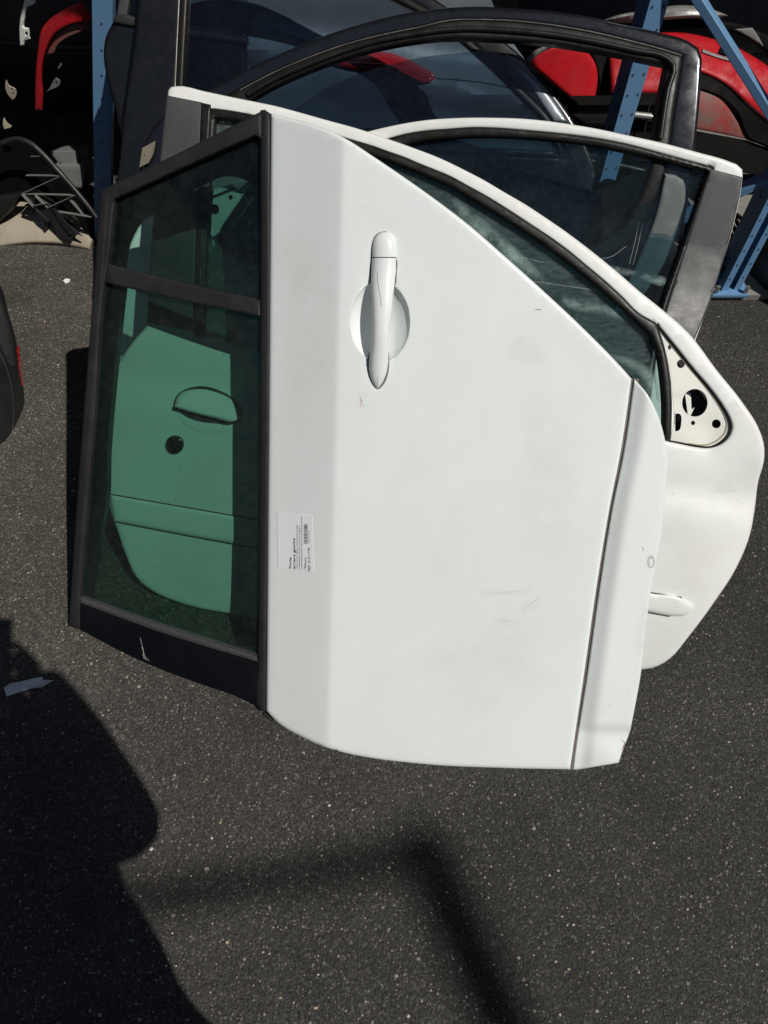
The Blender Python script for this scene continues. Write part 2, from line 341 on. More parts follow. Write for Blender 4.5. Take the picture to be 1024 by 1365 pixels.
def extrude_geo(a, b, prof, up):
    """a bar from a to b with a 2-D profile (side, up)"""
    a = np.array(a, float); b = np.array(b, float); d = (b-a)/np.linalg.norm(b-a); s = np.cross(d, up); s /= np.linalg.norm(s); w = np.cross(s, d)
    V = [a+s*x+w*y for x, y in prof]+[b+s*x+w*y for x, y in prof]; n = len(prof)
    F = [(i, (i+1) % n, (i+1) % n+n, i+n) for i in range(n)]+[tuple(range(n))[::-1], tuple(range(n, 2*n))]
    return V, F
def rect(w, h, b=0.002): x, y = w/2, h/2; return [(-x+b, -y), (x-b, -y), (x, -y+b), (x, y-b), (x-b, y), (-x+b, y), (-x, y-b), (-x, -y+b)]
def bar(name, a, b, w, h, mat, parent, up=(0, 0, 1), bev=0.002): V, F = extrude_geo(a, b, rect(w, h, bev), np.array(up, float)); return meshobj(name, V, F, mat, parent, smooth=False)
def box_geo(lo, hi):
    x0, y0, z0 = lo; x1, y1, z1 = hi
    return [np.array(p, float) for p in ((x0, y0, z0), (x1, y0, z0), (x1, y1, z0), (x0, y1, z0), (x0, y0, z1), (x1, y0, z1), (x1, y1, z1), (x0, y1, z1))], [(0, 3, 2, 1), (4, 5, 6, 7), (0, 1, 5, 4), (1, 2, 6, 5), (2, 3, 7, 6), (3, 0, 4, 7)]
def ss(x, a, b): t = np.clip((x-a)/(b-a), 0, 1); return t*t*(3-2*t)
def line(u0, v0, u1, v1): return lambda v: u0+(v-v0)*(u1-u0)/(v1-v0)

# ------------------------------------------------------------------ setting: ground, shed behind
def plane_obj(name, x0, x1, y0, y1, z, mat, kind='structure', nx=1, ny=1):
    V = [np.array((x0+(x1-x0)*i/nx, y0+(y1-y0)*j/ny, z)) for j in range(ny+1) for i in range(nx+1)]
    F = [(j*(nx+1)+i, j*(nx+1)+i+1, (j+1)*(nx+1)+i+1, (j+1)*(nx+1)+i) for j in range(ny) for i in range(nx)]
    o = meshobj(name, V, F, mat, smooth=False); tag(o, kind=kind); return o
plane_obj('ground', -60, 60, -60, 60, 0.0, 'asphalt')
# concrete apron under the racking
apron = Pl(0, 0, 90)
V, F = box_geo((0.55, 1.70, -0.05), (6, 5.0, 0.018))
o = meshobj('concrete_apron', V, F, 'concrete', smooth=False); tag(o, kind='structure')
# corrugated back wall of the shed
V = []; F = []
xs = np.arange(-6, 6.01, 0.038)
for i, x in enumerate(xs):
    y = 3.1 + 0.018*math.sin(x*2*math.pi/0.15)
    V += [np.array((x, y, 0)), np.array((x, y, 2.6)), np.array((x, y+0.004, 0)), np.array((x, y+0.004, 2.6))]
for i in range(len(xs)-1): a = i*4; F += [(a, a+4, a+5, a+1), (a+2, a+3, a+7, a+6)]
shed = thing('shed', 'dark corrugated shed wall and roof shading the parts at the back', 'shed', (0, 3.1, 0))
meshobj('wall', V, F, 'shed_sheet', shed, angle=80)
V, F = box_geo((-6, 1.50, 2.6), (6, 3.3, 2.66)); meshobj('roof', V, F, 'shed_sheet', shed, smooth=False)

for nm, lo, hi, lab in (('sky_block_wall', (-5.2, -9, 0), (-5.0, 3.0, 3.6), 'long dark sheet metal wall added at the left to cut sky light, out of view'), ('sky_block_wall', (6.0, -9, 0), (6.2, 3.0, 3.2), 'long dark sheet metal wall added at the right to cut sky light, out of view'), ('sky_block_wall', (-5, -9.2, 0), (6, -9.0, 3.8), 'dark sheet metal wall added behind the photographer to cut sky light, out of view')):  # walls added out of view to block part of the sky
    V, F = box_geo(lo, hi); o = meshobj(nm, V, F, 'wall_sheet', smooth=False); tag(o, lab, 'wall', 'added walls that cut sky light', 'thing')
# ================================================================== front white rear door, lying on its front edge, window to the left
D1 = Pl(0.338, 6.8, 40.0)
crease = line(458, 190, 437, 990)
gapl = spl([(844, 505), (830, 601), (814, 677), (798, 775), (780, 900), (763, 1014), (761, 1026)], closed=False, step=8)
gap_u = lambda v: np.interp(v, gapl[:, 1], gapl[:, 0])
BOWL = (506.5, 429.0, 40.5, 54.0)
def h_body(u, v):
    x = u-crease(v); k = 0.00043
    h = -k*0.5*(np.sqrt(x*x+3.0**2)-x)*(1+0.0012*np.clip(-x, 0, 60))
    xx = np.clip(x, 0, None)/400.0; h = h-0.020*xx**2.2
    h = h+0.0007*np.sin(u/61.0+v/97.0)+0.0005*np.sin(v/53.0-u/140.0)
    return h
def h1(u, v):
    h = h_body(u, v)
    r2 = ((u-BOWL[0])/BOWL[2])**2+((v-BOWL[1])/BOWL[3])**2
    h = h-0.024*np.clip(1-r2, 0, 1)**0.62
    # pressed lip round the handle's ends
    d = np.sqrt(((u-508)/26)**2+((v-414)/114)**2); h = h-0.0016*(1-ss(d, 0.8, 1.06))
    return h
def h_win(u, v): return h_body(np.full_like(u, 352.0), v)-0.004-0.082*(np.clip(352-u, 0, 400)/230.0)**1.15
door1 = thing('car_door', 'large white car rear door in front, lying on its edge with window to the left', 'car door', tuple(ground(600, 1020)))
body_top = [(361, 151, 1), (385, 157), (410, 164), (439, 174), (463, 186), (497, 208), (534, 233), (578, 264), (624, 299), (670, 339), (717, 381), (780, 440), (836, 498), (842, 505, 1)]
body_bot = [(760, 1026, 1), (672, 1024), (565, 1019), (484, 1009), (439, 998), (404, 983), (371, 964), (355, 948, 1)]
gl_left = [(u-3.0, v) for u, v in gapl[6:-2:6]]
b1 = spl(body_top+[(829-1.2, 601), (814-1.2, 677), (798-1.4, 775), (780-1.4, 900), (763-1, 1012)]+body_bot, step=6)
bowl_rings = [circle(BOWL[0], BOWL[1], BOWL[2]*k, BOWL[3]*k, 72) for k in (1.12, 1.06, 1.02, 1.0, 0.985, 0.96, 0.92, 0.86, 0.78, 0.65, 0.5, 0.3)]
cr = [np.stack([crease(np.arange(170, 1000, 9.0))+dx, np.arange(170, 1000, 9.0)], 1) for dx in (-12, -7, -4, -2, 0, 2, 4, 7, 12)]
panel = sheet('door_skin', D1, b1, h1, 0.0012, 'white_paint', door1, rnd=(5.0, 0.006), grid=11.0, extra=bowl_rings+cr, avoid=lambda u, v: ((u-BOWL[0])/BOWL[2])**2+((v-BOWL[1])/BOWL[3])**2 < 1.35, angle=50)
sheet('inner_shell', D1, offset(b1, 9.0), lambda u, v: np.minimum(h_body(u, v), h_body(u, v)-0.030), 0.055, 'black_plastic', door1, grid=30)
# hemmed dark edge below the skin
edge = spl([(352, 950), (372, 967), (405, 987), (440, 1002), (484, 1013), (565, 1023), (640, 1027)], closed=False)
tube('edge_seal', D1.P(edge[:, 0], edge[:, 1]+0.5, h_body(edge[:, 0], edge[:, 1])-0.010), 0.0038, 'rubber', door1)
# dark gap and sill cladding
gp = np.concatenate([gapl-[6, 0], (gapl+[8, 0])[::-1]])
sheet('gap_backing', D1, gp, lambda u, v: h_body(u, v)-0.010, 0.004, 'gap_brown', door1, grid=30)
def h_clad(u, v):
    x = u-gap_u(v); h = h_body(gap_u(v), v)-0.006+0.010*ss(x, 0, 26)-0.00022*np.clip(x-26, 0, None)
    return h-0.009*ss(v, 966, 977)*ss(x, -6, 20)+0.011*ss(v, 977, 1016)*ss(x, 8, 55)
clad = spl([(845.5, 505, 1), (862, 524), (877, 553), (886, 584), (890, 606), (887, 653), (881, 716), (873, 760), (865, 807), (859.5, 854), (854.5, 898), (847, 940), (840.5, 973, 1), (837, 983, 1), (830, 1001), (825, 1017, 1), (795, 1022), (763.5, 1027, 1), (765, 1014), (782.4, 900), (800.2, 775), (816, 677), (831.6, 601)], step=6)
sheet('sill_cladding', D1, clad, h_clad, 0.02, 'white_paint', door1, rnd=(3.0, 0.004), grid=6.0, angle=50)
# window frame
fr_out = [(349, 148, 1), (240, 203), (134, 254, 1), (122, 420), (108, 600), (92, 834, 1), (107, 839, 1), (107.5, 797, 1), (126, 560), (140, 377), (144, 352), (153, 266, 1), (240, 226), (334, 184), (341, 181), (349, 186, 1)]
frame1 = sheet('window_frame', D1, spl(fr_out, step=9), lambda u, v: h_win(u, v)+0.010, 0.035, 'black_trim', door1, rnd=(4.0, 0.006), grid=10)
rdg = np.array([(143, 262), (131, 420), (117, 600), (100, 830)])
tube('frame_ridge', D1.P(rdg[:, 0], rdg[:, 1], h_win(rdg[:, 0], rdg[:, 1])+0.0095), 0.0032, 'black_trim', frame1, n=6)
sheet('divider_bar', D1, spl([(143, 352, 1), (240, 376), (347, 400, 1), (347, 422, 1), (240, 400), (140, 377, 1)], step=9), lambda u, v: h_win(u, v)+0.008, 0.02, 'black_trim', door1, rnd=(3.5, 0.004), grid=8)
sheet('lower_strip', D1, spl([(107, 796, 1), (220, 836), (343, 875, 1), (343, 882.5, 1), (220, 845), (107, 804, 1)], step=9), lambda u, v: h_win(u, v)+0.008, 0.02, 'grey_trim', door1, rnd=(3.0, 0.004), grid=8)
cover = sheet('pillar_cover', D1, spl([(106, 805, 1), (220, 846), (343, 884, 1), (343, 941, 1), (329, 934), (265, 911), (200, 886), (150, 862), (106, 838, 1)], step=9), lambda u, v: h_win(u, v)+0.006, 0.02, 'black_gloss', door1, rnd=(3.0, 0.003), grid=14)
sheet('belt_moulding', D1, spl([(347, 147, 1), (353, 146), (360, 151, 1), (360, 400), (358, 650), (355, 850), (354, 948, 1), (348, 948), (341, 938, 1), (344, 850), (346, 650), (347, 400)], step=9), lambda u, v: h_body(u, v)+0.004, 0.03, 'black_trim', door1, rnd=(5.0, 0.006), grid=6)
# glass panes, printed border and run channel
qfrit_in = spl([(167, 372, 1), (169, 356), (177, 314), (188, 292), (202, 281), (237, 265), (277, 244), (298, 235.5), (315, 236), (331, 242), (341, 252), (344, 270), (345, 403, 1)], step=6)
q_out = spl([(140, 356, 1), (150, 264, 1), (240, 224), (337, 180), (348, 180, 1), (348, 410, 1)], step=9)
qg = sheet('quarter_glass', D1, q_out, lambda u, v: h_win(u, v)-0.006, 0.004, 'glass_green', door1, grid=25)
sheet('printed_border', D1, q_out, lambda u, v: h_win(u, v)-0.0105, 0.0008, 'black_gloss', qg, holes=[qfrit_in], grid=14)
m_out = spl([(139, 374, 1), (348, 418, 1), (346, 884, 1), (104, 803, 1), (122, 560)], step=12)
mg = sheet('door_glass', D1, m_out, lambda u, v: h_win(u, v)-0.006, 0.004, 'glass_green', door1, grid=30)
ch = spl([(138, 378, 1), (164, 384, 1), (157, 450), (152, 500), (143, 613), (142, 660), (133, 720), (118, 806, 1), (104, 803, 1), (122, 560)], step=10)
sheet('run_channel', D1, ch, lambda u, v: h_win(u, v)-0.0125, 0.02, 'black_plastic', door1, grid=14)
# scratch on the gloss cover
for pts in ([(187, 850), (191, 866), (192, 878)], [(189, 862), (194, 876), (199, 881)], [(190, 872), (195, 880)]):
    a = np.array(pts, float); tube('scuff', D1.P(a[:, 0], a[:, 1], h_win(a[:, 0], a[:, 1])+0.006), 0.0004, 'scratch_grey', cover, n=4)
# ------------------------------------------------------------------ handle
handle = None
def loft(name, rows, mat, parent, hb, n=13):
    """rows: (v, left u, right u, crown height, base height)"""
    V = []; F = []
    for v, a, b, top, bs in rows:
        k = np.linspace(math.pi, 0, n); uu = (a+b)/2+(b-a)/2*np.cos(k); e = np.sign(np.sin(k))*np.abs(np.sin(k))**0.7
        hh = hb(np.full(n, (a+b)/2), np.full(n, float(v)))+bs+(top-bs)*e
        V += list(D1.P(uu, np.full(n, float(v)), hh))
    m = len(rows)
    for i in range(m-1):
        for j in range(n-1): F.append((i*n+j, (i+1)*n+j, (i+1)*n+j+1, i*n+j+1))
        F.append((i*n+n-1, (i+1)*n+n-1, (i+1)*n, i*n))
    F += [tuple(range(n)), tuple((m-1)*n+j for j in range(n))[::-1]]
    o = meshobj(name, V, F, mat, parent, angle=60)
    bm = bmesh.new(); bm.from_mesh(o.data); bmesh.ops.recalc_face_normals(bm, faces=bm.faces); bm.to_mesh(o.data); bm.free()
    return o
V_ = lambda s: list(zip(*s))
grip_rows = []
gv = [343.8, 350, 360, 376, 395, 413, 430, 448, 463, 475, 484, 492, 500, 507, 512, 516, 518]
gL = [495.6, 495.2, 494.8, 494.5, 495.3, 496, 496.3, 496, 494.6, 492.6, 491.6, 491.4, 492.6, 494.8, 497.3, 500.2, 502]
gR = [528.4, 528.4, 528.2, 526.4, 524.4, 522.8, 520.6, 518.6, 518, 518, 517.6, 516.6, 514.6, 511.8, 509, 506, 504]
gT = [0.0130, 0.0135, 0.0148, 0.0185, 0.023, 0.026, 0.027, 0.026, 0.023, 0.0195, 0.017, 0.0145, 0.012, 0.0095, 0.007, 0.004, 0.001]
gB = [-0.004, -0.004, -0.003, 0.002, 0.008, 0.012, 0.013, 0.012, 0.008, 0.003, -0.001, -0.004, -0.004, -0.004, -0.004, -0.004, -0.004]
handle = loft('handle', V_([gv, gL, gR, gT, gB]), 'white_paint', door1, h_body)
cv = [309.5, 311, 314, 319, 326, 334, 342.6]; cL = [509, 505.5, 501.5, 498.2, 496.4, 495.8, 495.6]; cR = [517, 520.5, 524.2, 526.8, 528.2, 528.6, 528.6]
loft('handle_cap', V_([cv, cL, cR, [0.002, 0.005, 0.008, 0.0105, 0.012, 0.0128, 0.013], [-0.003]*7]), 'white_paint', handle, h_body)
# thin shadow gap the handle sits in
hp = spl([(494, 345), (495, 326), (500, 313), (513, 307.5), (525, 313), (530.5, 328), (530, 360), (528.5, 376), (526, 384, 1), (497, 384, 1), (493.5, 376)], step=4)
sheet('handle_gasket', D1, hp, lambda u, v: h_body(u, v)-0.0004, 0.003, 'gap_brown', handle, rnd=(2.0, 0.001), grid=8)
hp2 = spl([(492, 470, 1), (518.5, 470, 1), (519, 488), (516.5, 502), (510, 515), (503, 520.5), (496, 514), (490.5, 500), (489.5, 486)], step=4)
sheet('handle_gasket', D1, hp2, lambda u, v: h_body(u, v)-0.0004, 0.003, 'gap_brown', handle, rnd=(2.0, 0.001), grid=8)
# thumb dent lines on the grip and the crack at its tip
def hgrip(u, v): return h_body(u, v)+np.interp(v, gv, gT)+0.0002
for pts, r in (([(503.5, 362), (503.2, 372), (505, 384), (507, 396), (508.5, 408)], 0.0003), ([(504, 500), (503.4, 508), (503, 516)], 0.0003)):
    a = spl(pts, False, 3); uu = a[:, 0]; cent = np.interp(a[:, 1], gv, (np.array(gL)+np.array(gR))/2); half = np.interp(a[:, 1], gv, (np.array(gR)-np.array(gL))/2)
    e = np.sqrt(np.clip(1-((uu-cent)/half)**2, 0.05, 1))**0.7; bb = np.interp(a[:, 1], gv, gB); tt = np.interp(a[:, 1], gv, gT)
    tube('scratch', D1.P(uu, a[:, 1], h_body(cent, a[:, 1])+bb+(tt-bb)*e+0.0001), r, 'scratch_dark', handle, n=4)
# scratches and rust on the skin
def scr(pts, r, mat, hf=h_body, par=door1):
    a = spl(pts, False, 4); rr = r*(0.35+0.65*np.sin(np.linspace(0.15, math.pi-0.15, len(a))))
    tube('scratch', D1.P(a[:, 0], a[:, 1], hf(a[:, 0], a[:, 1])+0.0000), list(rr), mat, par, n=4)
scr([(640, 792), (670, 790), (706, 786)], 0.0005, 'scratch_grey'); scr([(697, 814), (708, 805), (721, 796)], 0.0005, 'scratch_grey')
scr([(660, 829), (690, 828)], 0.0004, 'scratch_grey'); scr([(713, 413), (718, 412.5), (722, 413.5)], 0.0008, 'scratch_dark'); scr([(676, 815), (681, 812)], 0.0006, 'scratch_grey')
for q in ([(480, 528), (482, 534), (481, 540)], [(479, 533), (484, 536)], [(482, 539), (480, 545)], [(484, 538), (485, 542)]): scr(q, 0.0007, 'rust')
for u, v in ((472, 268), (486, 275), (482, 283), (536, 754), (537, 758), (600, 343), (606, 342), (695, 437), (472, 196), (520, 760)): scr([(u, v), (u+1.6, v+1.0)], 0.0005, 'scratch_grey')
rub = circle(868, 749, 5, 8.5, 24)
sheet('rub_mark', D1, rub, lambda u, v: h_clad(u, v)+0.0003, 0.0008, 'scratch_grey', door1, holes=[circle(868.4, 749.5, 2.6, 5.6, 16)], grid=5)
scr([(856, 729), (858, 731), (857, 735)], 0.0009, 'scratch_grey', h_clad)
for u, v in ((812, 939), (803, 950), (806, 947), (837, 972), (836, 921)): scr([(u, v), (u+1.5, v+1.3)], 0.0008, 'scratch_dark', h_clad)
scr([(829, 985), (833, 990), (828, 1000)], 0.0009, 'rust', h_clad)
for q, mat, fd in (([(700, 520), (760, 540), (775, 620), (745, 720), (700, 740), (680, 640)], 'grime', 30), ([(560, 860), (640, 820), (720, 840), (735, 900), (650, 960), (570, 930)], 'grime', 34), ([(380, 300), (430, 320), (432, 520), (395, 560), (372, 430)], 'grime', 18), ([(690, 440), (722, 462), (735, 478), (700, 492), (672, 470)], 'grime', 10),
                   ([(577, 452), (588, 445), (592, 462), (582, 475), (572, 470)], 'chalk', 6), ([(640, 545), (650, 540), (654, 590), (648, 640), (640, 600)], 'chalk', 5), ([(548, 560), (553, 556), (556, 610), (550, 640)], 'chalk', 4), ([(755, 640), (765, 636), (762, 720), (748, 760)], 'chalk', 6), ([(500, 850), (506, 848), (510, 940), (503, 960)], 'chalk', 5),
                   ([(484, 272), (494, 268), (492, 280), (482, 282)], 'scuff', 5), ([(470, 190), (476, 188), (478, 200), (470, 202)], 'scuff', 4), ([(636, 790), (680, 785), (712, 783), (708, 791), (670, 796), (640, 797)], 'scuff', 5), ([(690, 812), (718, 794), (726, 798), (700, 820)], 'scuff', 6), ([(655, 824), (690, 823), (700, 829), (660, 834)], 'scuff', 5), ([(470, 520), (490, 522), (494, 545), (478, 552), (468, 540)], 'grime', 8), ([(525, 355), (534, 360), (533, 385), (526, 392)], 'grime', 4), ([(508, 505), (520, 494), (524, 505), (512, 522)], 'grime', 4)):
    sheet('grime_patch', D1, spl(q, step=5), lambda u, v: h_body(u, v)+0.0004, 0.0002, mat, door1, grid=5 if fd < 8 else 9, fade=fd)
for q, mat, fd in (([(826, 980), (838, 976), (834, 1000), (826, 1014), (820, 1000)], 'grime', 6), ([(850, 820), (862, 800), (866, 860), (852, 880)], 'scuff', 7), ([(838, 560), (850, 540), (842, 640), (826, 700)], 'grime', 6), ([(866, 735), (876, 738), (872, 762), (862, 764)], 'grime', 6)):
    sheet('grime_patch', D1, spl(q, step=5), lambda u, v: h_clad(u, v)+0.0005, 0.0002, mat, door1, grid=5, fade=fd)
# ------------------------------------------------------------------ printed paper label
lab = np.array([(369.7, 683), (416, 687), (418.3, 763.7), (370.4, 756)])
hl = lambda u, v: h_body(u, v)+0.0009
label1 = sheet('paper_label', D1, spl([(*p, 1) for p in lab], step=5), hl, 0.0005, 'paper', door1, grid=6)
def text(txt, base_u, v0, v1, height_px, mat, bold=0.0):
    cu = bpy.data.curves.new('text', 'FONT'); cu.body = txt; cu.size = 1.0; cu.offset = bold; cu.resolution_u = 2
    ob = bpy.data.objects.new('text', cu); COL.objects.link(ob); bpy.context.view_layer.update()
    me = bpy.data.meshes.new_from_object(ob.evaluated_get(bpy.context.evaluated_depsgraph_get())); bpy.data.objects.remove(ob)
    co = np.array([v.co for v in me.vertices]); w = co[:, 0].max(); f = [tuple(p.vertices) for p in me.polygons]
    vv = v0+(v1-v0)*co[:, 0]/w; uu = base_u-co[:, 1]*height_px/0.7+ (vv-720)*0.01
    bpy.data.meshes.remove(me)
    return meshobj('print', D1.P(uu, vv, hl(uu, vv)+0.0004), f, mat, label1, smooth=False)
text('Porte', 388.3, 758, 743, 3.2, 'ink', 0.02); text('arriere gauche', 393.5, 758.5, 717.5, 3.2, 'ink', 0.02)
text('150euro', 408.0, 760, 743, 2.7, 'ink', 0.01); text('REF. 01011199', 413.2, 761.5, 730, 2.9, 'ink', 0.01)
def strip(u0, u1, v0, v1, mat): 
    q = np.array([(u0, v0), (u1, v0), (u1, v1), (u0, v1)], float); meshobj('print', D1.P(q[:, 0], q[:, 1], hl(q[:, 0], q[:, 1])+0.0004), [(0, 1, 2, 3)], mat, label1, smooth=False)
for k, (u, va, vb) in enumerate(((396.2, 758, 699), (399.3, 759, 701), (402.3, 759, 689))):     # three lines of print too fine to read
    v = va
    while v > vb:
        L = random.uniform(0.5, 2.6); strip(u-0.55, u+0.55, v, max(vb, v-L), 'faint_ink'); v -= L+random.uniform(0.5, 1.1)
v = 725.0
while v > 698: 
    L = random.choice((0.35, 0.6, 0.9)); strip(405.2, 410.2, v, v-L, 'ink'); v -= L+random.choice((0.4, 0.55, 0.8))
v = 724.0
while v > 707: strip(411.3, 412.6, v, v-0.9, 'faint_ink'); v -= 1.7

# ================================================================== white front door behind (hinge edge to the right)
D2 = Pl(0.576, 8.4, 39.8)
belt2 = line(432, 197, 588, 889)
def h2(u, v):
    vb = 432+(u-197)*(588-432)/(889-197); vbot = 802+(u-232)*0.140
    s = (v-vb)/(vbot-vb); up = np.clip(-s, 0, 2)
    h = 0.022*np.sqrt(np.clip(np.sin(np.clip(s, 0, 1)*math.pi*0.93+0.12), 0, 1))-0.020-0.055*up**1.3
    # crease that runs forward from the mirror
    h = h-0.005*np.exp(-((s-0.19)/0.06)**2)+0.003*np.exp(-((s-0.32)/0.09)**2)
    e = np.clip((u-905)/110, 0, 1); return h-0.030*e**2.2*(s > 0)*np.clip(s*6, 0, 1)
rim2_out = [(223.5, 127, 1), (224.5, 120), (228, 116), (235, 114.8), (274, 122), (307, 129), (337, 135), (366, 141), (400, 150), (439, 161), (465, 168), (490, 175.5), (517, 185), (537, 192), (556, 199), (576, 206.5), (600, 217), (620, 227), (645, 240), (672, 256), (698, 271), (727, 290), (756, 310), (780, 328), (804, 347), (828, 367), (852, 388), (877, 408), (917, 443), (956, 494), (988, 534), (1011, 570), (1018, 590), (1018.5, 614), (1011, 641), (1006, 680), (1000, 712), (980, 760), (952, 803), (917, 850), (893, 878), (877, 888), (853, 893)]
bot2 = [(780, 887), (560, 856), (400, 834), (295, 816), (262, 810), (232, 801), (203, 788), (182, 770), (168, 741), (155, 703), (147, 680), (144, 650), (143, 613), (146, 560), (152, 497), (176, 457), (197, 432), (204, 311), (214, 205)]
win2 = [(264, 446, 1), (270, 300), (279, 146, 1), (309, 150), (350, 158), (400, 170), (443, 181), (478, 191), (498, 197), (517, 204), (540, 212), (556, 219), (576, 227), (600, 237), (620, 248), (649, 264), (678, 282), (707, 301), (737, 321), (756, 335), (780, 355), (804, 375), (828, 397), (850, 419), (873, 432, 1), (883, 463), (890, 498), (893, 538), (892, 586, 1), (700, 547), (480, 494)]
door2 = thing('car_door', 'white car front door standing behind the large one, mirror triangle with holes bare', 'car door', tuple(ground(860, 893)))
o2 = spl(rim2_out+bot2, step=8); w2 = spl(win2, step=7)
plate2 = spl([(876, 432, 1), (899, 460), (924, 491), (947, 518), (963, 540), (973, 558), (976, 569), (973, 580), (963, 591), (947, 597), (928, 596), (908, 592), (889, 588, 1), (895, 577), (896, 529), (892, 497), (884, 461)], step=4)
skin2 = sheet('door_skin', D2, o2, h2, 0.0015, 'white_paint_warm', door2, holes=[w2, offset(plate2, 0.5)], rnd=(5.0, 0.006), grid=13, angle=50)
sheet('inner_shell', D2, offset(spl([(197, 440, 1), (460, 500), (700, 553), (886, 594, 1), (930, 602), (985, 600), (1005, 640), (1000, 700), (975, 758), (945, 803), (905, 855), (853, 888)]+bot2[:16], step=14), 8), lambda u, v: h2(u, v)-0.05, 0.05, 'black_plastic', door2, grid=40)
holes2 = [circle(892.7, 462.8, 2.4, 3.4, 12), circle(907.7, 485, 5.3, 5.7, 18), circle(926.4, 537, 17, 18.5, 36), circle(924, 563.8, 2.8, 3.0, 12), circle(955, 565, 6, 6, 18), spl([(900.3, 552, 1), (904, 551), (907.5, 553), (908.5, 561), (904, 574.5), (900, 575, 1)], step=2)]
def h_pl(u, v): return h2(u, v)-0.007-0.004*np.exp(-((u-946)**2+(v-577)**2)/(26.0**2))
plate = sheet('mirror_plate', D2, plate2, h_pl, 0.0015, 'white_primer', door2, holes=holes2, rnd=(2.0, 0.0025), grid=6, hole_rnd=False)
g = spl([(877, 434), (899, 461), (924, 492), (946, 518), (962, 540), (972, 558), (975, 569), (972, 580), (962, 590), (947, 596), (928, 595), (908, 591), (891, 588)], False, 4)
tube('gasket', D2.P(g[:, 0], g[:, 1], h2(g[:, 0], g[:, 1])-0.005), 0.0024, 'rubber', plate, n=6)
g2 = g[6:-8]-[6, 3]; tube('sealant_bead', D2.P(g2[:, 0], g2[:, 1], h_pl(g2[:, 0], g2[:, 1])), 0.0016, 'beige_plastic', plate, n=6)
# what shows through the large mirror hole
fl = spl([(913, 522, 1), (921, 524, 1), (922, 546, 1), (926, 543, 1), (918, 560, 1)], step=4)
sheet('inner_bracket', D2, fl, lambda u, v: h2(u, v)-0.03, 0.003, 'white_primer', plate, grid=20)
sheet('dark_backing', D2, offset(plate2, -1.0), lambda u, v: h2(u, v)-0.055, 0.004, 'black_paint', plate, grid=20)  # black sheet standing for the shade behind the mirror holes
# window seal, glass, pillar trim
inn2 = spl([(271, 452, 1), (277, 300), (287, 158, 1), (309, 160), (350, 169), (400, 182), (443, 193), (478, 202), (505, 211), (537, 222), (566, 234), (600, 249), (639, 272), (678, 296), (717, 321), (747, 343), (780, 369), (815, 399), (852, 433), (866, 446, 1), (875, 466), (881, 500), (884.5, 540), (884, 579, 1), (700, 540), (480, 489)], step=7)
sheet('window_seal', D2, offset(w2, -3.0), lambda u, v: h2(u, v)+0.0035, 0.02, 'rubber', door2, holes=[inn2], rnd=(5.0, 0.006), grid=7)
sheet('window_glass', D2, offset(w2, -1.0), lambda u, v: h2(u, v)-0.014, 0.004, 'glass_streaked', door2, grid=40)
sheet('pillar_trim', D2, spl([(222.5, 127, 1), (270, 136.5, 1), (268, 185), (262, 300), (258, 442, 1), (196, 430, 1), (203, 311), (214, 205)], step=10), lambda u, v: h2(u, v)+0.003, 0.004, 'grey_trim', door2, rnd=(3, 0.003), grid=14)
sheet('pillar_seal', D2, spl([(268, 136.5, 1), (281, 139.5, 1), (272, 300), (266, 445, 1), (256, 442, 1), (261, 300)], step=10), lambda u, v: h2(u, v)+0.005, 0.006, 'rubber', door2, rnd=(3, 0.003), grid=8)
# side moulding
mt = [(146, 659), (307, 687), (480, 717), (680, 755), (871, 791), (909, 797)]; mb = [(893, 821), (871, 817), (680, 786), (480, 752), (307, 724), (153, 695)]
sheet('side_moulding', D2, spl([(146, 659, 1)]+mt[1:]+[(922.5, 805), (924.5, 811), (917, 819)]+mb[:-1]+[(152, 695, 1)], step=8), lambda u, v: h2(u, v)+0.008, 0.008, 'white_paint_warm', door2, rnd=(6, 0.006), grid=8)
ml = np.array(spl(mt, False, 10)); tube('moulding_seam', D2.P(ml[:, 0], ml[:, 1]-0.5, h2(ml[:, 0], ml[:, 1])+0.0022), 0.0014, 'gap_black', door2, n=6)
ml = np.array(spl(mb, False, 10)); tube('moulding_seam', D2.P(ml[:, 0], ml[:, 1]+0.5, h2(ml[:, 0], ml[:, 1])+0.0022), 0.0014, 'gap_black', door2, n=6)
# flap handle, finger dish, lock
fo = spl([(231, 543, 1), (237, 527), (251, 518.5), (272, 516), (293, 522), (310, 532.5), (319, 548), (321, 559.5, 1), (312, 563), (284, 557.5), (256, 550.5)], step=4)
sheet('finger_dish', D2, spl([(229, 545, 1), (258, 551), (285, 557), (322, 561, 1), (316, 572), (295, 581), (268, 580), (246, 570), (235, 557)], step=5), lambda u, v: h2(u, v)+0.0012, 0.003, 'white_paint_warm', door2, rnd=(10, 0.004), grid=5)
sheet('handle_gap', D2, offset(fo, -0.9), lambda u, v: h2(u, v)+0.0024, 0.006, 'gap_black', door2, grid=8)
sheet('flap_handle', D2, offset(fo, 0.8), lambda u, v: h2(u, v)+0.005+0.024*np.clip(((v-514)-(u-231)*0.17)/32.0, 0, 1)**0.8, 0.006, 'white_paint_warm', door2, rnd=(7, 0.008), grid=5)
wedge = spl([(231, 543, 1), (256, 550.5), (284, 557.5), (313, 562.5, 1), (285, 563), (258, 558)], step=4)
sheet('handle_recess', D2, wedge, lambda u, v: h2(u, v)+0.0075, 0.004, 'gap_black', door2, grid=8)
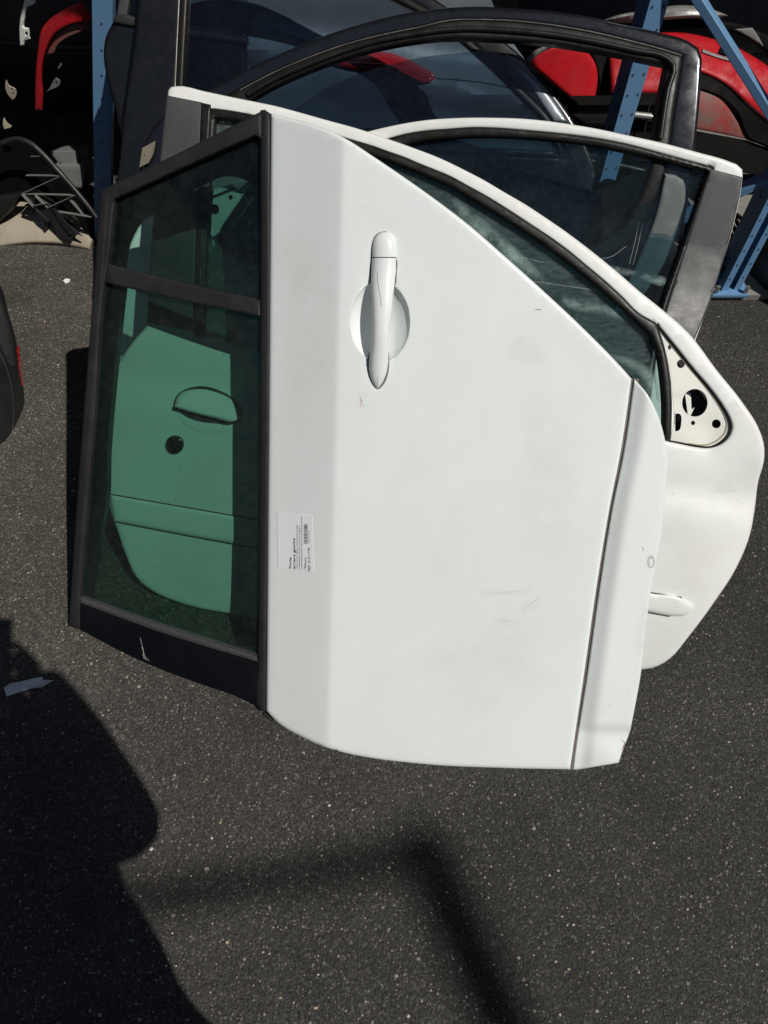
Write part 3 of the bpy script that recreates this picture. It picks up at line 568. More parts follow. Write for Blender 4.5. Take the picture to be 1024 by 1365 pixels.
for k in range(46):
    u0, v0 = rng.uniform(155, 320), rng.uniform(470, 800); L = rng.uniform(0.8, 3.0); a_ = rng.uniform(0, 3.1)
    q = np.array([(u0, v0), (u0+L*math.cos(a_), v0+L*math.sin(a_))]); tube('paint_chip', D2.P(q[:, 0], q[:, 1], h2(q[:, 0], q[:, 1])), 0.0006+0.0004*rng.random(), 'scratch_dark' if k % 3 else 'scratch_grey', skin2, n=4)
for k in range(40):
    u0, v0 = rng.uniform(885, 990), rng.uniform(610, 870); L = rng.uniform(0.6, 2.2); a_ = rng.uniform(0, 3.1)
    if not inside(np.array([[u0, v0]]), offset(o2, 10))[0]: continue
    q = np.array([(u0, v0), (u0+L*math.cos(a_), v0+L*math.sin(a_))]); tube('paint_chip', D2.P(q[:, 0], q[:, 1], h2(q[:, 0], q[:, 1])), 0.0005, 'scratch_grey', skin2, n=4)
for q, mat, fd in (([(955, 640), (985, 650), (990, 670), (965, 668), (945, 660)], 'scuff', 8), ([(870, 830), (910, 830), (930, 815), (900, 860), (872, 880)], 'grime', 14), ([(900, 520), (915, 505), (912, 530), (902, 540)], 'grime', 6), ([(160, 480), (185, 462), (200, 520), (180, 540)], 'chalk', 9), ([(190, 560), (215, 540), (222, 570), (205, 600)], 'chalk', 9), ([(240, 620), (300, 600), (300, 680), (230, 700)], 'grime', 20), ([(200, 720), (290, 730), (285, 800), (215, 780)], 'grime', 20)):
    sheet('grime_patch', D2, spl(q, step=5), lambda u, v: h2(u, v)+0.0004, 0.0002, mat, skin2, grid=6, fade=fd)
wg2 = bpy.data.objects['window_glass']
for q in ([(600, 262), (640, 288), (690, 330), (735, 385), (700, 368), (650, 328), (612, 290)], [(640, 305), (675, 322), (712, 352), (728, 376), (690, 352)], [(708, 312), (738, 335), (772, 365), (784, 380), (760, 366), (728, 336)], [(745, 398), (800, 404), (862, 424), (870, 434), (800, 420), (752, 408)], [(800, 470), (850, 480), (876, 500), (880, 540), (850, 500)]):
    sheet('glare_smear', D2, spl(q, step=6), lambda u, v: h2(u, v)-0.0132, 0.0003, 'glare_smear_film', wg2, grid=5, fade=11)  # pale teal film: light bands in the glass put into colour
for q in ([(668, 340), (700, 344), (724, 350)], [(690, 372), (760, 382), (830, 392)]):
    a_ = spl(q, False, 6); tube('dry_run', D2.P(a_[:, 0], a_[:, 1], h2(a_[:, 0], a_[:, 1])-0.0135), 0.00028, 'scratch_grey', wg2, n=4)
lk = sheet('lock', D2, circle(232.5, 593, 12, 12.4, 30), lambda u, v: h2(u, v)+0.010, 0.014, 'black_paint', door2, rnd=(4, 0.006), grid=4)
sheet('key_slot', D2, circle(232.5, 593, 6, 6, 20), lambda u, v: h2(u, v)+0.0108, 0.002, 'black_gloss', lk, rnd=(3, 0.003), grid=3)

# ================================================================== second white front door (hinge edge to the left)
D3 = Pl(0.86, 7.0, 38.0)
def h3(u, v):
    vb = 335+(u-288)*0.37; s = (v-vb)/260.0
    return 0.045*np.sqrt(np.clip(np.sin(np.clip(s, 0, 1)*math.pi*0.95+0.1), 0, 1))-0.014-0.05*np.clip(-s*2.2, 0, 2)**1.3
rim3 = [(990, 235, 1), (989.5, 226), (982, 219), (966, 213), (928, 202.5), (887, 191.5), (837, 180.5), (800, 172.5), (756, 165), (717, 160), (688, 157.8), (658, 157), (620, 157), (600, 157.8), (576, 159.3), (548, 163), (517, 169), (490, 175.5), (440, 190), (385, 213), (330, 236), (278, 255), (228, 275), (190, 296), (172, 330), (163, 390), (160, 460), (158, 560), (172, 620), (205, 662), (300, 680), (560, 705), (850, 720), (905, 670), (915, 600), (922, 470), (938, 424), (963, 351), (978, 299), (987, 258)]
win3 = [(951, 224, 1), (913, 214), (875, 203.5), (828, 191.5), (780, 183), (737, 178), (698, 174.4), (658, 171.5), (629, 171), (600, 173), (568, 175.4), (540, 180), (521, 185), (480, 197), (420, 214), (370, 232), (336, 246, 1), (296, 305, 1), (288, 335, 1), (480, 398), (700, 476), (862, 552, 1), (885, 420), (915, 330)]
door3 = thing('car_door', 'white car front door with dark grey pillar at right, third from the front', 'car door', tuple(D3.P(560, 740)*[1, 1, 0]))
o3 = spl(rim3, step=9); w3 = spl(win3, step=8)
pl3 = spl([(330, 246, 1), (282, 266), (258, 278), (250, 295), (262, 312), (288, 312, 1)], step=5)
skin3 = sheet('door_skin', D3, o3, h3, 0.0015, 'white_paint_warm', door3, holes=[w3, pl3], rnd=(5, 0.006), grid=18, angle=50)
p3 = sheet('mirror_plate', D3, offset(pl3, -1.0), lambda u, v: h3(u, v)-0.004, 0.0015, 'white_primer', door3, holes=[circle(307.5, 263, 3, 3.2, 14), circle(286, 279, 6.5, 7, 20)], grid=8)
g3 = np.array([(331, 244), (300, 256), (280, 264), (262, 273)], float); tube('gasket', D3.P(g3[:, 0], g3[:, 1], h3(g3[:, 0], g3[:, 1])), 0.0025, 'rubber', p3, n=6)
inn3 = spl([(943, 230, 1), (923, 225), (887, 215.5), (840, 204.5), (800, 196), (756, 189.6), (717, 186), (668, 183), (629, 183), (600, 184.5), (568, 188), (540, 194), (500, 206), (440, 222), (380, 242), (345, 258, 1), (305, 318, 1), (480, 384), (700, 462), (855, 534, 1), (878, 420), (905, 340)], step=8)
sheet('window_seal', D3, offset(w3, -2.0), lambda u, v: h3(u, v)+0.0035, 0.02, 'rubber', door3, holes=[inn3], rnd=(5, 0.006), grid=8)
wg3 = sheet('window_glass', D3, offset(w3, -1.0), lambda u, v: h3(u, v)-0.014, 0.004, 'glass_tinted', door3, grid=40)
for q in ([(806, 352), (830, 356), (862, 364), (890, 373), (888, 379), (850, 371), (815, 362)],):
    sheet('glare_smear', D3, spl(q, step=6), lambda u, v: h3(u, v)-0.0132, 0.0003, 'glare_smear_film', wg3, grid=5, fade=9)
for q in ([(852, 295), (847, 320), (839, 352)], [(857, 297), (851, 325), (844, 353)], [(896, 255), (890, 270), (887, 284)], [(797, 346), (815, 342), (835, 328)]):
    a_ = spl(q, False, 4); tube('dry_run', D3.P(a_[:, 0], a_[:, 1], h3(a_[:, 0], a_[:, 1])-0.0135), 0.00032, 'scratch_grey', wg3, n=4)
sheet('pillar_trim', D3, spl([(947, 225, 1), (989.5, 236, 1), (986.5, 258), (977.5, 299), (963, 351), (947, 401), (925, 455, 1), (875, 455, 1), (884, 425), (914, 330)], step=10), lambda u, v: h3(u, v)+0.003, 0.02, 'grey_trim', door3, rnd=(3, 0.003), grid=12)
sheet('inner_shell', D3, offset(spl([(200, 345, 1), (480, 412), (700, 490), (890, 580, 1), (850, 712), (560, 698), (300, 673), (215, 658), (178, 620), (165, 560), (168, 460)], step=16), 6), lambda u, v: h3(u, v)-0.05, 0.05, 'black_plastic', door3, grid=45)

# ================================================================== dark blue doors
D4 = Pl(1.07, 5.0, 34.5)
door4 = thing('car_door', 'dark blue car door with tall arched window frame and clear glass opening', 'car door', tuple(D4.P(600, 520)*[1, 1, 0]))
def h4(u, v): return -0.05*np.clip((230-v)/220.0, 0, 1.2)**1.4
rim4 = [(936, 79, 1), (931, 64), (917, 54.5), (881, 44), (829, 31.5), (776, 20), (723, 13.4), (670, 10), (620, 9), (584, 11.7), (540, 18), (496, 28), (452, 41), (408, 57), (364, 76), (320, 97), (275, 121), (235, 145), (210, 163), (196, 185), (188, 230), (182, 330), (200, 530), (600, 600), (880, 575), (905, 350), (925, 210), (933, 130)]
win4 = [(909, 74, 1), (880, 65), (846, 56), (776, 40), (688, 28), (640, 26), (600, 27), (560, 36), (525, 43), (466, 57.5), (408, 78), (364, 97), (320, 120), (270, 152), (240, 178, 1), (400, 295), (600, 340), (740, 354), (795, 349), (834, 328), (864, 286), (884, 235), (897, 150)]
o4 = spl(rim4, step=10); w4 = spl(win4, step=8)
sheet('door_skin', D4, o4, h4, 0.0015, 'dark_paint', door4, holes=[w4], rnd=(5, 0.006), grid=18, angle=50)
inn4 = spl([(888, 88, 1), (846, 79), (793, 68.5), (723, 58), (653, 53.3), (620, 52), (584, 53), (540, 58.5), (496, 67.5), (452, 80.5), (408, 97), (364, 117), (334, 134), (300, 157, 1), (420, 275), (600, 320), (740, 333), (788, 328), (820, 310), (846, 272), (866, 222), (876, 150)], step=8)
sheet('window_seal', D4, offset(w4, -1.5), lambda u, v: h4(u, v)+0.002, 0.03, 'rubber', door4, holes=[inn4], rnd=(7, 0.008), grid=7)
sh = np.array(spl([(330, 126), (364, 106.5), (408, 87), (452, 70), (496, 56.5), (540, 47.5), (584, 41), (620, 38.5), (653, 39.5), (723, 45), (793, 56), (846, 67.5), (890, 79), (897, 86), (890, 120), (880, 185)], False, 10))
tube('seal_lip', D4.P(sh[:, 0], sh[:, 1], h4(sh[:, 0], sh[:, 1])+0.004), 0.006, 'rubber', door4, n=8)
tr = np.array(spl(win4[:13], False, 10)); tube('edge_highlight', D4.P(tr[:, 0], tr[:, 1], h4(tr[:, 0], tr[:, 1])+0.003), 0.0011, 'steel', door4, n=5)  # bright steel line drawn for the highlight along the frame edge
sheet('window_glass', D4, spl([(330, 190, 1), (470, 102), (520, 86), (600, 72), (672, 74), (700, 100), (735, 160), (775, 240), (790, 335, 1), (600, 330), (420, 285, 1)], step=12), lambda u, v: h4(u, v)-0.012, 0.004, 'glass_dark', door4, grid=40)
pillar_patch = spl([(886, 231, 1), (900, 233), (911, 240), (914, 258), (906, 295), (888, 345), (862, 410, 1), (815, 420, 1), (850, 345), (874, 285)], step=8)  # pale overlay: lit, dusty pillar paint put into a lighter colour
sheet('pale_pillar', D4, pillar_patch, lambda u, v: h4(u, v)+0.008, 0.01, 'pale_pillar_grey', door4, rnd=(5, 0.006), grid=12)
hb = sheet('hinge_bracket', D4, spl([(190, 197, 1), (207, 188, 1), (204, 205), (198, 217, 1), (186, 223, 1)], step=4), lambda u, v: h4(u, v)+0.012, 0.004, 'tag_brown', door4, holes=[circle(194, 205, 1.8, 2.2, 10)], grid=6, hole_rnd=False)
sheet('hinge_bolt', D4, circle(194, 205, 1.7, 2.1, 10), lambda u, v: h4(u, v)+0.014, 0.004, 'steel', hb, grid=4)

D5 = Pl(1.26, 4.0, 32.0)
door5 = thing('car_door', 'black car door at the back with wide left pillar and large tinted window', 'car door', tuple(D5.P(300, 330)*[1, 1, 0]))
def h5(u, v): return -0.05*np.clip((200-v)/220.0, 0, 1.3)**1.4
rim5 = [(190, -45, 1), (300, -75), (430, -65), (530, -30), (575, -4), (612, 20), (655, 44), (690, 70), (712, 92), (740, 126), (766, 164), (790, 215), (800, 330), (700, 420), (200, 400), (150, 330), (155, 250), (160, 211), (165, 156), (178, 66)]
win5 = [(243, -30, 1), (330, -48), (430, -42), (510, -16), (556, 6), (600, 34), (648, 74), (695, 120), (736, 165), (752, 210, 1), (232, 190, 1), (236, 100)]
sheet('door_skin', D5, spl(rim5, step=11), h5, 0.0015, 'black_paint', door5, holes=[spl(win5, step=9)], rnd=(5, 0.006), grid=20, angle=50)
sheet('window_seal', D5, offset(spl(win5, step=9), -2), lambda u, v: h5(u, v)+0.003, 0.02, 'rubber', door5, holes=[offset(spl(win5, step=9), 9)], rnd=(5, 0.006), grid=8)
sheet('window_glass', D5, spl(win5, step=12), lambda u, v: h5(u, v)-0.012, 0.004, 'glass_dark', door5, grid=40)
pe = np.array([(240.5, -30), (239, 0), (236, 60), (233.5, 118)], float); tube('pillar_edge', D5.P(pe[:, 0], pe[:, 1], h5(pe[:, 0], pe[:, 1])+0.004), 0.0011, 'steel', door5, n=5)
# silver glint strip on the front pillar
sheet('front_pillar_trim', D5, spl([(668, 68, 1), (690, 76), (712, 98), (738, 132), (760, 164, 1), (738, 164, 1), (705, 118), (680, 88)], step=8), lambda u, v: h5(u, v)+0.004, 0.006, 'silver_panel', door5, rnd=(6, 0.012), grid=6)

D6 = Pl(1.42, 3.0, 30.0)
door6 = thing('car_door', 'black car door at far left back, its curved edge beside the blue post', 'car door', tuple(D6.P(160, 280)*[1, 1, 0]))
sheet('door_skin', D6, spl([(152, 27, 1), (141, 50), (138.5, 78), (141, 95), (150, 130), (162, 190), (170, 290, 1), (330, 290, 1), (330, 40, 1)], step=8), 0.0, 0.0015, 'black_paint', door6, rnd=(8, 0.012), grid=14)
sheet('belt_moulding', D6, spl([(151, 25, 1), (156, 21), (200, 30), (330, 50, 1), (330, 60, 1), (200, 40), (152, 31, 1)], step=8), 0.008, 0.02, 'black_trim', door6, rnd=(4, 0.005), grid=6)
sheet('window_frame', D6, spl([(155, 24, 1), (163, -30, 1), (178, -30, 1), (168, 27, 1)], step=8), 0.0, 0.02, 'grey_trim', door6, rnd=(4, 0.004), grid=6)
sheet('window_glass', D6, spl([(168, 27, 1), (178, -30, 1), (330, -30, 1), (330, 50, 1)], step=20), -0.01, 0.004, 'glass_dark', door6, grid=40)

# ================================================================== things behind the doors
# silver rear quarter with tail lamp, seen through the windows
QP = Pl(1.62, 2.0, 24.0)
quarter = thing('quarter_panel', 'dark silver rear body panel with red tail lamp seen through the door windows', 'body panel', tuple(QP.P(500, 240)*[1, 1, 0]))
def hq(u, v): return 0.035*ss(v, 85, 135+(u-560)*0.1)-0.03*ss(v, -20, 60)+0.04*np.exp(-((v-(66+(u-330)*0.17))/26)**2)
lens_o = spl([(440, 84), (463, 75), (484, 71), (513, 69), (543, 78), (566, 90), (581, 101), (579, 107), (563, 112), (537, 106), (496, 96), (462, 92)], step=5)
sheet('panel', QP, spl([(225, -60, 1), (640, -60, 1), (655, 0), (690, 66), (722, 110), (742, 165, 1), (740, 250, 1), (225, 250, 1)], step=16), hq, 0.002, 'silver_panel', quarter, grid=12)
lens = sheet('tail_lamp', QP, lens_o, lambda u, v: hq(u, v)+0.012, 0.03, 'red_lens', quarter, rnd=(9, 0.012), grid=5)
lr = np.array([(470, 84), (510, 86), (545, 95), (572, 104)], float); tube('lens_rib', QP.P(lr[:, 0], lr[:, 1], hq(lr[:, 0], lr[:, 1])+0.013), 0.002, 'red_lens', lens, n=6)
cl = np.array(spl([(583, 103), (620, 106), (660, 112), (700, 120)], False, 8)); tube('crease_line', QP.P(cl[:, 0], cl[:, 1], hq(cl[:, 0], cl[:, 1])+0.004), 0.0018, 'steel', quarter, n=6)  # steel line drawn for the body crease
cl = np.array(spl([(250, 20), (320, 28), (385, 45), (412, 55)], False, 8)); tube('crease_line', QP.P(cl[:, 0], cl[:, 1], hq(cl[:, 0], cl[:, 1])+0.003), 0.002, 'silver_panel', quarter, n=6)  # silver line drawn for a highlight on the crease

# blue pallet racking: right frame with two uprights, braces and a foot plate
rack = thing('pallet_rack', 'blue perforated steel racking frame with braces behind the doors at right', 'rack', (1.04, 1.73, 0))
def upright(x, y, ztop, ang, par, z0=0.02, lean=(0, 0), fs=-1, w=0.030):
    """open C-section post with a perforated face"""
    ca, sa = math.cos(ang), math.sin(ang); d, t, lp = 0.032, 0.0022, 0.020
    prof = [(-w, -d), (-w+lp, -d), (-w+lp, -d+t), (-w+t, -d+t), (-w+t, d-t), (w-t, d-t), (w-t, -d+t), (w-lp, -d+t), (w-lp, -d), (w, -d), (w, d), (-w, d)]
    V = []; F = []
    for z in (z0, ztop):
        for a, b in prof: V.append(np.array((x+a*ca-b*sa+lean[0]*(z-z0), y+a*sa+b*ca+lean[1]*(z-z0), z)))
    n = len(prof); F = [(i, (i+1) % n, (i+1) % n+n, i+n) for i in range(n)]
    o = meshobj('upright', V, F, 'blue_steel', par, smooth=False)
    hv = []; hf = []
    for face in (0, 1):
        for z in np.arange(z0+0.05, ztop-0.02, 0.05):
            for side in (-1, 1) if face == 0 else (0,):
                a, b = (side*(w-0.009), fs*(d+0.0008)) if face == 0 else (fs*(w+0.0008), 0.0)
                v2 = []
                for q in range(6):
                    dx, dz = 0.0028*math.cos(q*math.pi/3), 0.0040*math.sin(q*math.pi/3)
                    aa, bb = (a+dx, b) if face == 0 else (a, b+dx)
                    v2.append(np.array((x+aa*ca-bb*sa+lean[0]*(z-z0), y+aa*sa+bb*ca+lean[1]*(z-z0), z+dz)))
                grow(hv, hf, v2, [tuple(range(6))])
    q = meshobj('slot_row', hv, hf, 'gap_black', o, smooth=False); q['kind'] = 'stuff'
    return o
UA = (1.045, 1.745); UB = (0.63, 1.90)
angr = math.atan2(UB[1]-UA[1], UB[0]-UA[0])
u1_ = upright(*UA, 1.9, 0.15, rack); u2_ = upright(*UB, 1.9, math.pi+0.15, rack, fs=1, w=0.023)
bar('brace', (UA[0]+0.01, UA[1], 0.44), (UB[0]+0.0, UB[1]-0.02, 0.82), 0.036, 0.020, 'blue_steel', rack)
bar('brace', (UA[0], UA[1], 0.395), (0.74, 1.80, 0.14), 0.040, 0.020, 'blue_steel', rack)
bar('brace', (UA[0]-0.03, UA[1], 0.05), (0.70, 1.95, 0.05), 0.036, 0.022, 'blue_steel', rack)
V, F = box_geo((UA[0]-0.055, UA[1]-0.055, 0.018), (UA[0]+0.055, UA[1]+0.05, 0.026)); fp = meshobj('foot_plate', V, F, 'blue_steel', rack, smooth=False)
for dx, dy in ((0.044, -0.044), (0.044, 0.040), (-0.044, -0.044)):
    V, F = tube_geo([(UA[0]+dx, UA[1]+dy, 0.026), (UA[0]+dx, UA[1]+dy, 0.05)], 0.007, 6); meshobj('anchor_bolt', V, F, 'steel', fp, smooth=False)
V, F = box_geo((UB[0]-0.085, UB[1]-0.075, 0.018), (UB[0]+0.085, UB[1]+0.075, 0.026)); meshobj('foot_plate', V, F, 'blue_steel', rack, smooth=False)
shade_shelf = thing('shade_shelf', 'steel deck added to shade the parts at the left back, out of view', 'shade_shelf', (-1.5, 1.75, 0))  # unseen deck added to keep the sun off what stands behind
V, F = box_geo((-3.2, 1.69, 1.5), (0.05, 3.0, 1.54)); meshobj('shade_deck', V, F, 'galvanised', shade_shelf, smooth=False)
for xx, yy in ((-3.1, 1.75), (-3.1, 2.9), (-0.1, 2.9)): bar('post', (xx, yy, 0.0), (xx, yy, 1.498), 0.06, 0.06, 'blue_steel', shade_shelf, up=(0, 1, 0))
# left blue post, leaning
pb = ground(140, 315); pt = np.array((-0.645, 2.0, 0.80))
post = thing('rack_post', 'blue steel racking post leaning at the left beside the red fender', 'post', tuple(pb))
V, F = extrude_geo(pb, pt, [(-0.020, -0.02), (0.028, -0.02), (0.028, 0.02), (0.012, 0.02), (0.012, 0.016), (0.024, 0.016), (0.024, -0.016), (-0.016, -0.016), (-0.016, 0.016), (-0.010, 0.016), (-0.010, 0.02), (-0.020, 0.02)][::-1], np.array((0, 1.0, 0)))
meshobj('channel', V, F, 'blue_steel', post, smooth=False)
for k in np.linspace(0.1, 0.95, 12):
    c = pb+(pt-pb)*k+np.array((-0.006, -0.0212, 0)); V, F = tube_geo([c, c+np.array((0, 0.001, 0))], 0.0026, 8); meshobj('slot', V, F, 'gap_black', post, smooth=False)

# red body parts at the right back
RF = Pl(1.98, -6.0, 30.0)
red_f = thing('fender', 'large red car fender with black wheel arch lining behind the blue rack', 'fender', tuple(RF.P(930, 190)*[1, 1, 0]))
def hr(u, v): return 0.10*np.sin(np.clip((v-30)/150.0, 0, 1)*math.pi*0.7)-0.0004*np.abs(u-930)
sheet('panel', RF, spl([(812, 70, 1), (850, 48), (887, 43), (912, 43.5), (945, 50), (978, 61), (1017, 83), (1060, 120), (1080, 190, 1), (1024, 162), (995, 138), (970, 115), (935, 97), (900, 90), (888, 126, 1), (815, 124, 1)], step=7), hr, 0.002, 'red_paint', red_f, rnd=(6, 0.012), grid=9)
sheet('arch_lining', RF, spl([(880, 92, 1), (900, 92), (935, 99), (970, 117), (995, 140), (1024, 164), (1080, 194, 1), (1080, 220, 1), (1020, 192), (1000, 184), (985, 150), (965, 130), (935, 118), (880, 110, 1)], step=8), lambda u, v: hr(u, v)-0.012, 0.04, 'black_deep', red_f, grid=12)
sheet('lower_panel', RF, spl([(880, 112, 1), (934, 119), (960, 131), (974, 148), (985, 166), (996, 185, 1), (930, 172, 1), (880, 168, 1)], step=7), lambda u, v: hr(u, v)-0.02, 0.004, 'red_faded', red_f, rnd=(4, 0.004), grid=9)
sheet('sill_edge', RF, spl([(925, 174, 1), (996, 187, 1), (1090, 222, 1), (1090, 250, 1), (925, 215, 1)], step=10), lambda u, v: hr(u, v)-0.03, 0.05, 'black_deep', red_f, grid=14)
sl_ = np.array([(936, 68), (955, 75), (980, 82)], float); tube('trim_strip', RF.P(sl_[:, 0], sl_[:, 1], hr(sl_[:, 0], sl_[:, 1])+0.003), 0.005, 'galvanised', red_f, n=6)
sheet('marker_light', RF, spl([(961, 63, 1), (976, 70, 1), (968, 74, 1), (958, 70, 1)], step=4), lambda u, v: hr(u, v)+0.006, 0.008, 'black_gloss', red_f, grid=5)
RB = Pl(2.02, -2.0, 35.0)
red_b = thing('bumper_corner', 'rounded red bumper corner seen through the dark blue door frame', 'bumper', tuple(RB.P(750, 150)*[1, 1, 0]))
def hrb(u, v): return 0.08*np.sqrt(np.clip(1-((u-735)/85.0)**2, 0, 1))-0.0006*(v-60)
sheet('panel', RB, spl([(703, 84, 1), (716, 71), (734, 61), (757, 60), (779, 66), (792, 81), (798, 112), (791, 140), (781, 143.5, 1), (755, 127), (730, 106)], step=5), hrb, 0.003, 'red_paint', red_b, rnd=(6, 0.012), grid=6)
sheet('edge_trim', RB, spl([(694, 88, 1), (712, 68), (733, 59, 1), (737, 62, 1), (717, 73), (702, 91, 1)], step=5), lambda u, v: hrb(u, v)+0.004, 0.01, 'grey_plastic', red_b, rnd=(2, 0.003), grid=6)
sheet('arch_lining', RB, spl([(781, 60, 1), (812, 66), (822, 90), (818, 130), (800, 165, 1), (770, 165, 1), (783, 145), (793, 140), (800, 112), (794, 80)], step=7), 0.03, 0.04, 'black_deep', red_b, grid=10)
# grey and black bumper pieces above
BG = Pl(2.2, 0.0, 20.0)
gb = thing('bumper_strip', 'curved grey bumper strip lying above the red fender', 'bumper', tuple(BG.P(880, 170)*[1, 1, 0]))
sheet('strip', BG, spl([(805, 27, 1), (830, 19), (856, 15), (912, 7), (940, 10), (962, 17), (971, 21, 1), (950, 25), (925, 24), (884, 27), (832, 31)], step=6), lambda u, v: 0.03*np.sin(np.clip((v-5)/28, 0, 1)*3.1), 0.01, 'galvanised', gb, rnd=(4, 0.01), grid=6)
sheet('lip', BG, spl([(820, 32, 1), (884, 28), (950, 27), (1000, 36), (1050, 80), (1045, 95, 1), (1000, 52), (960, 40), (890, 40), (830, 40, 1)], step=8), 0.0, 0.03, 'black_deep', gb, rnd=(4, 0.01), grid=9)
pg_ = thing('trim_scrap', 'pale triangular plastic scrap at the top right behind the blue brace', 'plastic scrap', tuple(BG.P(1000, 150)*[1, 1, 0]))
sheet('plate', BG, spl([(980, 39, 1), (1003, 37, 1), (1012, 50), (1018, 62, 1), (1000, 50)], step=5), 0.05, 0.006, 'grey_plastic', pg_, rnd=(2, 0.003), grid=6)
# black bumpers stacked in the shade along the back
for k, (x, y, z, L, lab) in enumerate(((-0.30, 2.55, 0.35, 0.75, 'black bumper hanging in the shade behind the doors at top centre'), (1.0, 2.75, 0.25, 0.9, 'black bumper in the shade at the top right corner'), (-1.05, 2.7, 0.32, 0.6, 'black bumper in the shade behind the red fender piece'))):
    t_ = thing('bumper', lab, 'bumper', (x, y, 0), 'black bumpers in the shade'); a = np.linspace(-1, 1, 17); V = []; F = []
    for i, s in enumerate(a):
        for j, q in enumerate(np.linspace(0, 1, 7)):
            V.append(np.array((x+s*L, y+0.22*s*s-0.10*math.sin(q*2.8)*(1-0.3*s*s), z*q*1.6)))
    n = len(V); V += [v+np.array((0, 0.006, 0)) for v in V]
    for i in range(16):
        for j in range(6): p = i*7+j; F += [(p, p+7, p+8, p+1), (p+n, p+n+1, p+n+8, p+n+7)]
    meshobj('shell', V, F, 'black_plastic', t_)
    V, F = tube_geo([(x+s*L*0.9, y+0.22*s*s*0.8-0.09, z*0.9) for s in a], 0.012, 6); meshobj('ridge', V, F, 'black_plastic', t_)

# silver strut and dark rods seen under the frame at right centre
strut = thing('gas_strut', 'grey gas strut lying under the red bumper behind the dark door', 'strut', tuple(ground(870, 190)))
s0, s1 = Pl(1.97, 0, 25).P(838, 152), Pl(1.97, 0, 25).P(892, 158)
tube('cylinder', [s0, s0+(s1-s0)*0.55], 0.009, 'galvanised', strut, n=10); tube('rod', [s0+(s1-s0)*0.55, s1], 0.004, 'steel', strut, n=8)
mp = Pl(2.0, 0, 25)
bt = thing('bumper_trim', 'black ribbed trim lying behind the dark blue door window at right', 'plastic trim', tuple(ground(850, 200)))
sheet('panel', mp, spl([(760, 128, 1), (910, 126, 1), (915, 215, 1), (750, 215, 1)], step=10), lambda u, v: 0.010*np.sin(v/4.2), 0.01, 'black_deep', bt, grid=4)
rd = np.array([(866, 138), (862, 160), (858, 180)], float); tube('cable', mp.P(rd[:, 0], rd[:, 1], 0.02), 0.003, 'rubber', bt, n=6)
cvp = Pl(1.74, 0, 25)
cv_ = thing('engine_cover', 'black plastic cover standing low behind the white door window at right', 'cover', tuple(ground(780, 330)))
sheet('panel', cvp, spl([(640, 205, 1), (700, 203), (760, 208), (830, 219), (885, 232), (905, 250), (905, 400, 1), (640, 400, 1)], step=10), lambda u, v: 0.008*np.sin(u/9.0), 0.01, 'black_deep', cv_, rnd=(5, 0.01), grid=9)
tube('rim', cvp.P(np.array([650., 700, 760, 830, 885]), np.array([206., 205, 210, 221, 234]), 0.006), 0.006, 'black_plastic', cv_, n=8)
# black hoses and lower bumper by the rack foot
hs = thing('cable_bundle', 'black cables heaped beside the blue rack foot', 'cables', tuple(ground(950, 360)))
for k in range(7):
    a = spl([(900+random.uniform(-6, 6), 250+k*3), (950+random.uniform(-8, 8), 310+random.uniform(-15, 15)), (972+random.uniform(-6, 6), 335+random.uniform(-10, 10)), (950+random.uniform(-8, 8), 372+random.uniform(-8, 8)), (900, 345+k*4)], False, 8)
    tube('cable', ground(a[:, 0], a[:, 1], 0.03)+np.array((0, 0, 1))*(0.012*k+0.02*np.sin(np.linspace(0, 3, len(a))))[:, None], 0.006, 'rubber', hs, n=6)
lb = thing('bumper', 'black bumper lying on the concrete at the right edge by the rack foot', 'bumper', tuple(ground(1030, 380)), 'black bumpers in the shade')
a = spl([(985, 330), (1000, 365), (1030, 392), (1080, 415), (1160, 425)], False, 12); base = ground(a[:, 0], a[:, 1], 0.02); V = []; F = []
for i, p in enumerate(base):
    for j, (dy, z) in enumerate(((0, 0), (-0.025, 0.05), (-0.02, 0.10), (0.02, 0.145), (0.08, 0.16), (0.09, 0.15), (0.03, 0.13), (0.0, 0.09), (0.01, 0.02))): V.append(p+np.array((0, dy, z)))
for i in range(len(base)-1):
    for j in range(9): F.append((i*9+j, (i+1)*9+j, (i+1)*9+(j+1) % 9, i*9+(j+1) % 9))
F += [tuple(range(9)), tuple((len(base)-1)*9+j for j in range(9))[::-1]]
meshobj('shell', V, F, 'black_plastic', lb)

# ================================================================== left: red fender piece, brackets, wheel arch liner
LF = Pl(1.82, 12.0, 6.0)
rp = thing('fender_piece', 'narrow bent red fender piece standing up in the dark at left', 'fender', tuple(LF.P(56, 160)*[1, 1, 0]))
def hlf(u, v): return -0.02*((u-70)/40.0)**2
rpo = spl([(108, 2, 1), (112, 8), (116, 15), (121.5, 18, 1), (121, 28, 1), (92, 34), (73, 46), (64, 62), (58, 80), (55.5, 105), (57, 125), (56, 147, 1), (46.5, 147, 1), (47, 110), (50, 70), (57, 36), (66, 25), (85, 12)], step=4)
rpm = sheet('outer_face', LF, rpo, hlf, 0.004, 'red_paint', rp, rnd=(3, 0.006), grid=5)
sheet('return_flange', LF, spl([(121.5, 26, 1), (121, 39, 1), (100, 46), (86, 53), (76, 62), (72, 71), (62, 73, 1), (66, 60), (75, 46), (93, 34)], step=4), lambda u, v: hlf(u, v)-0.012, 0.003, 'red_faded', rp, rnd=(2, 0.003), grid=5)
wb = thing('bracket', 'white curved metal bracket at the top left corner', 'bracket', tuple(LF.P(30, 150)*[1, 1, 0]))
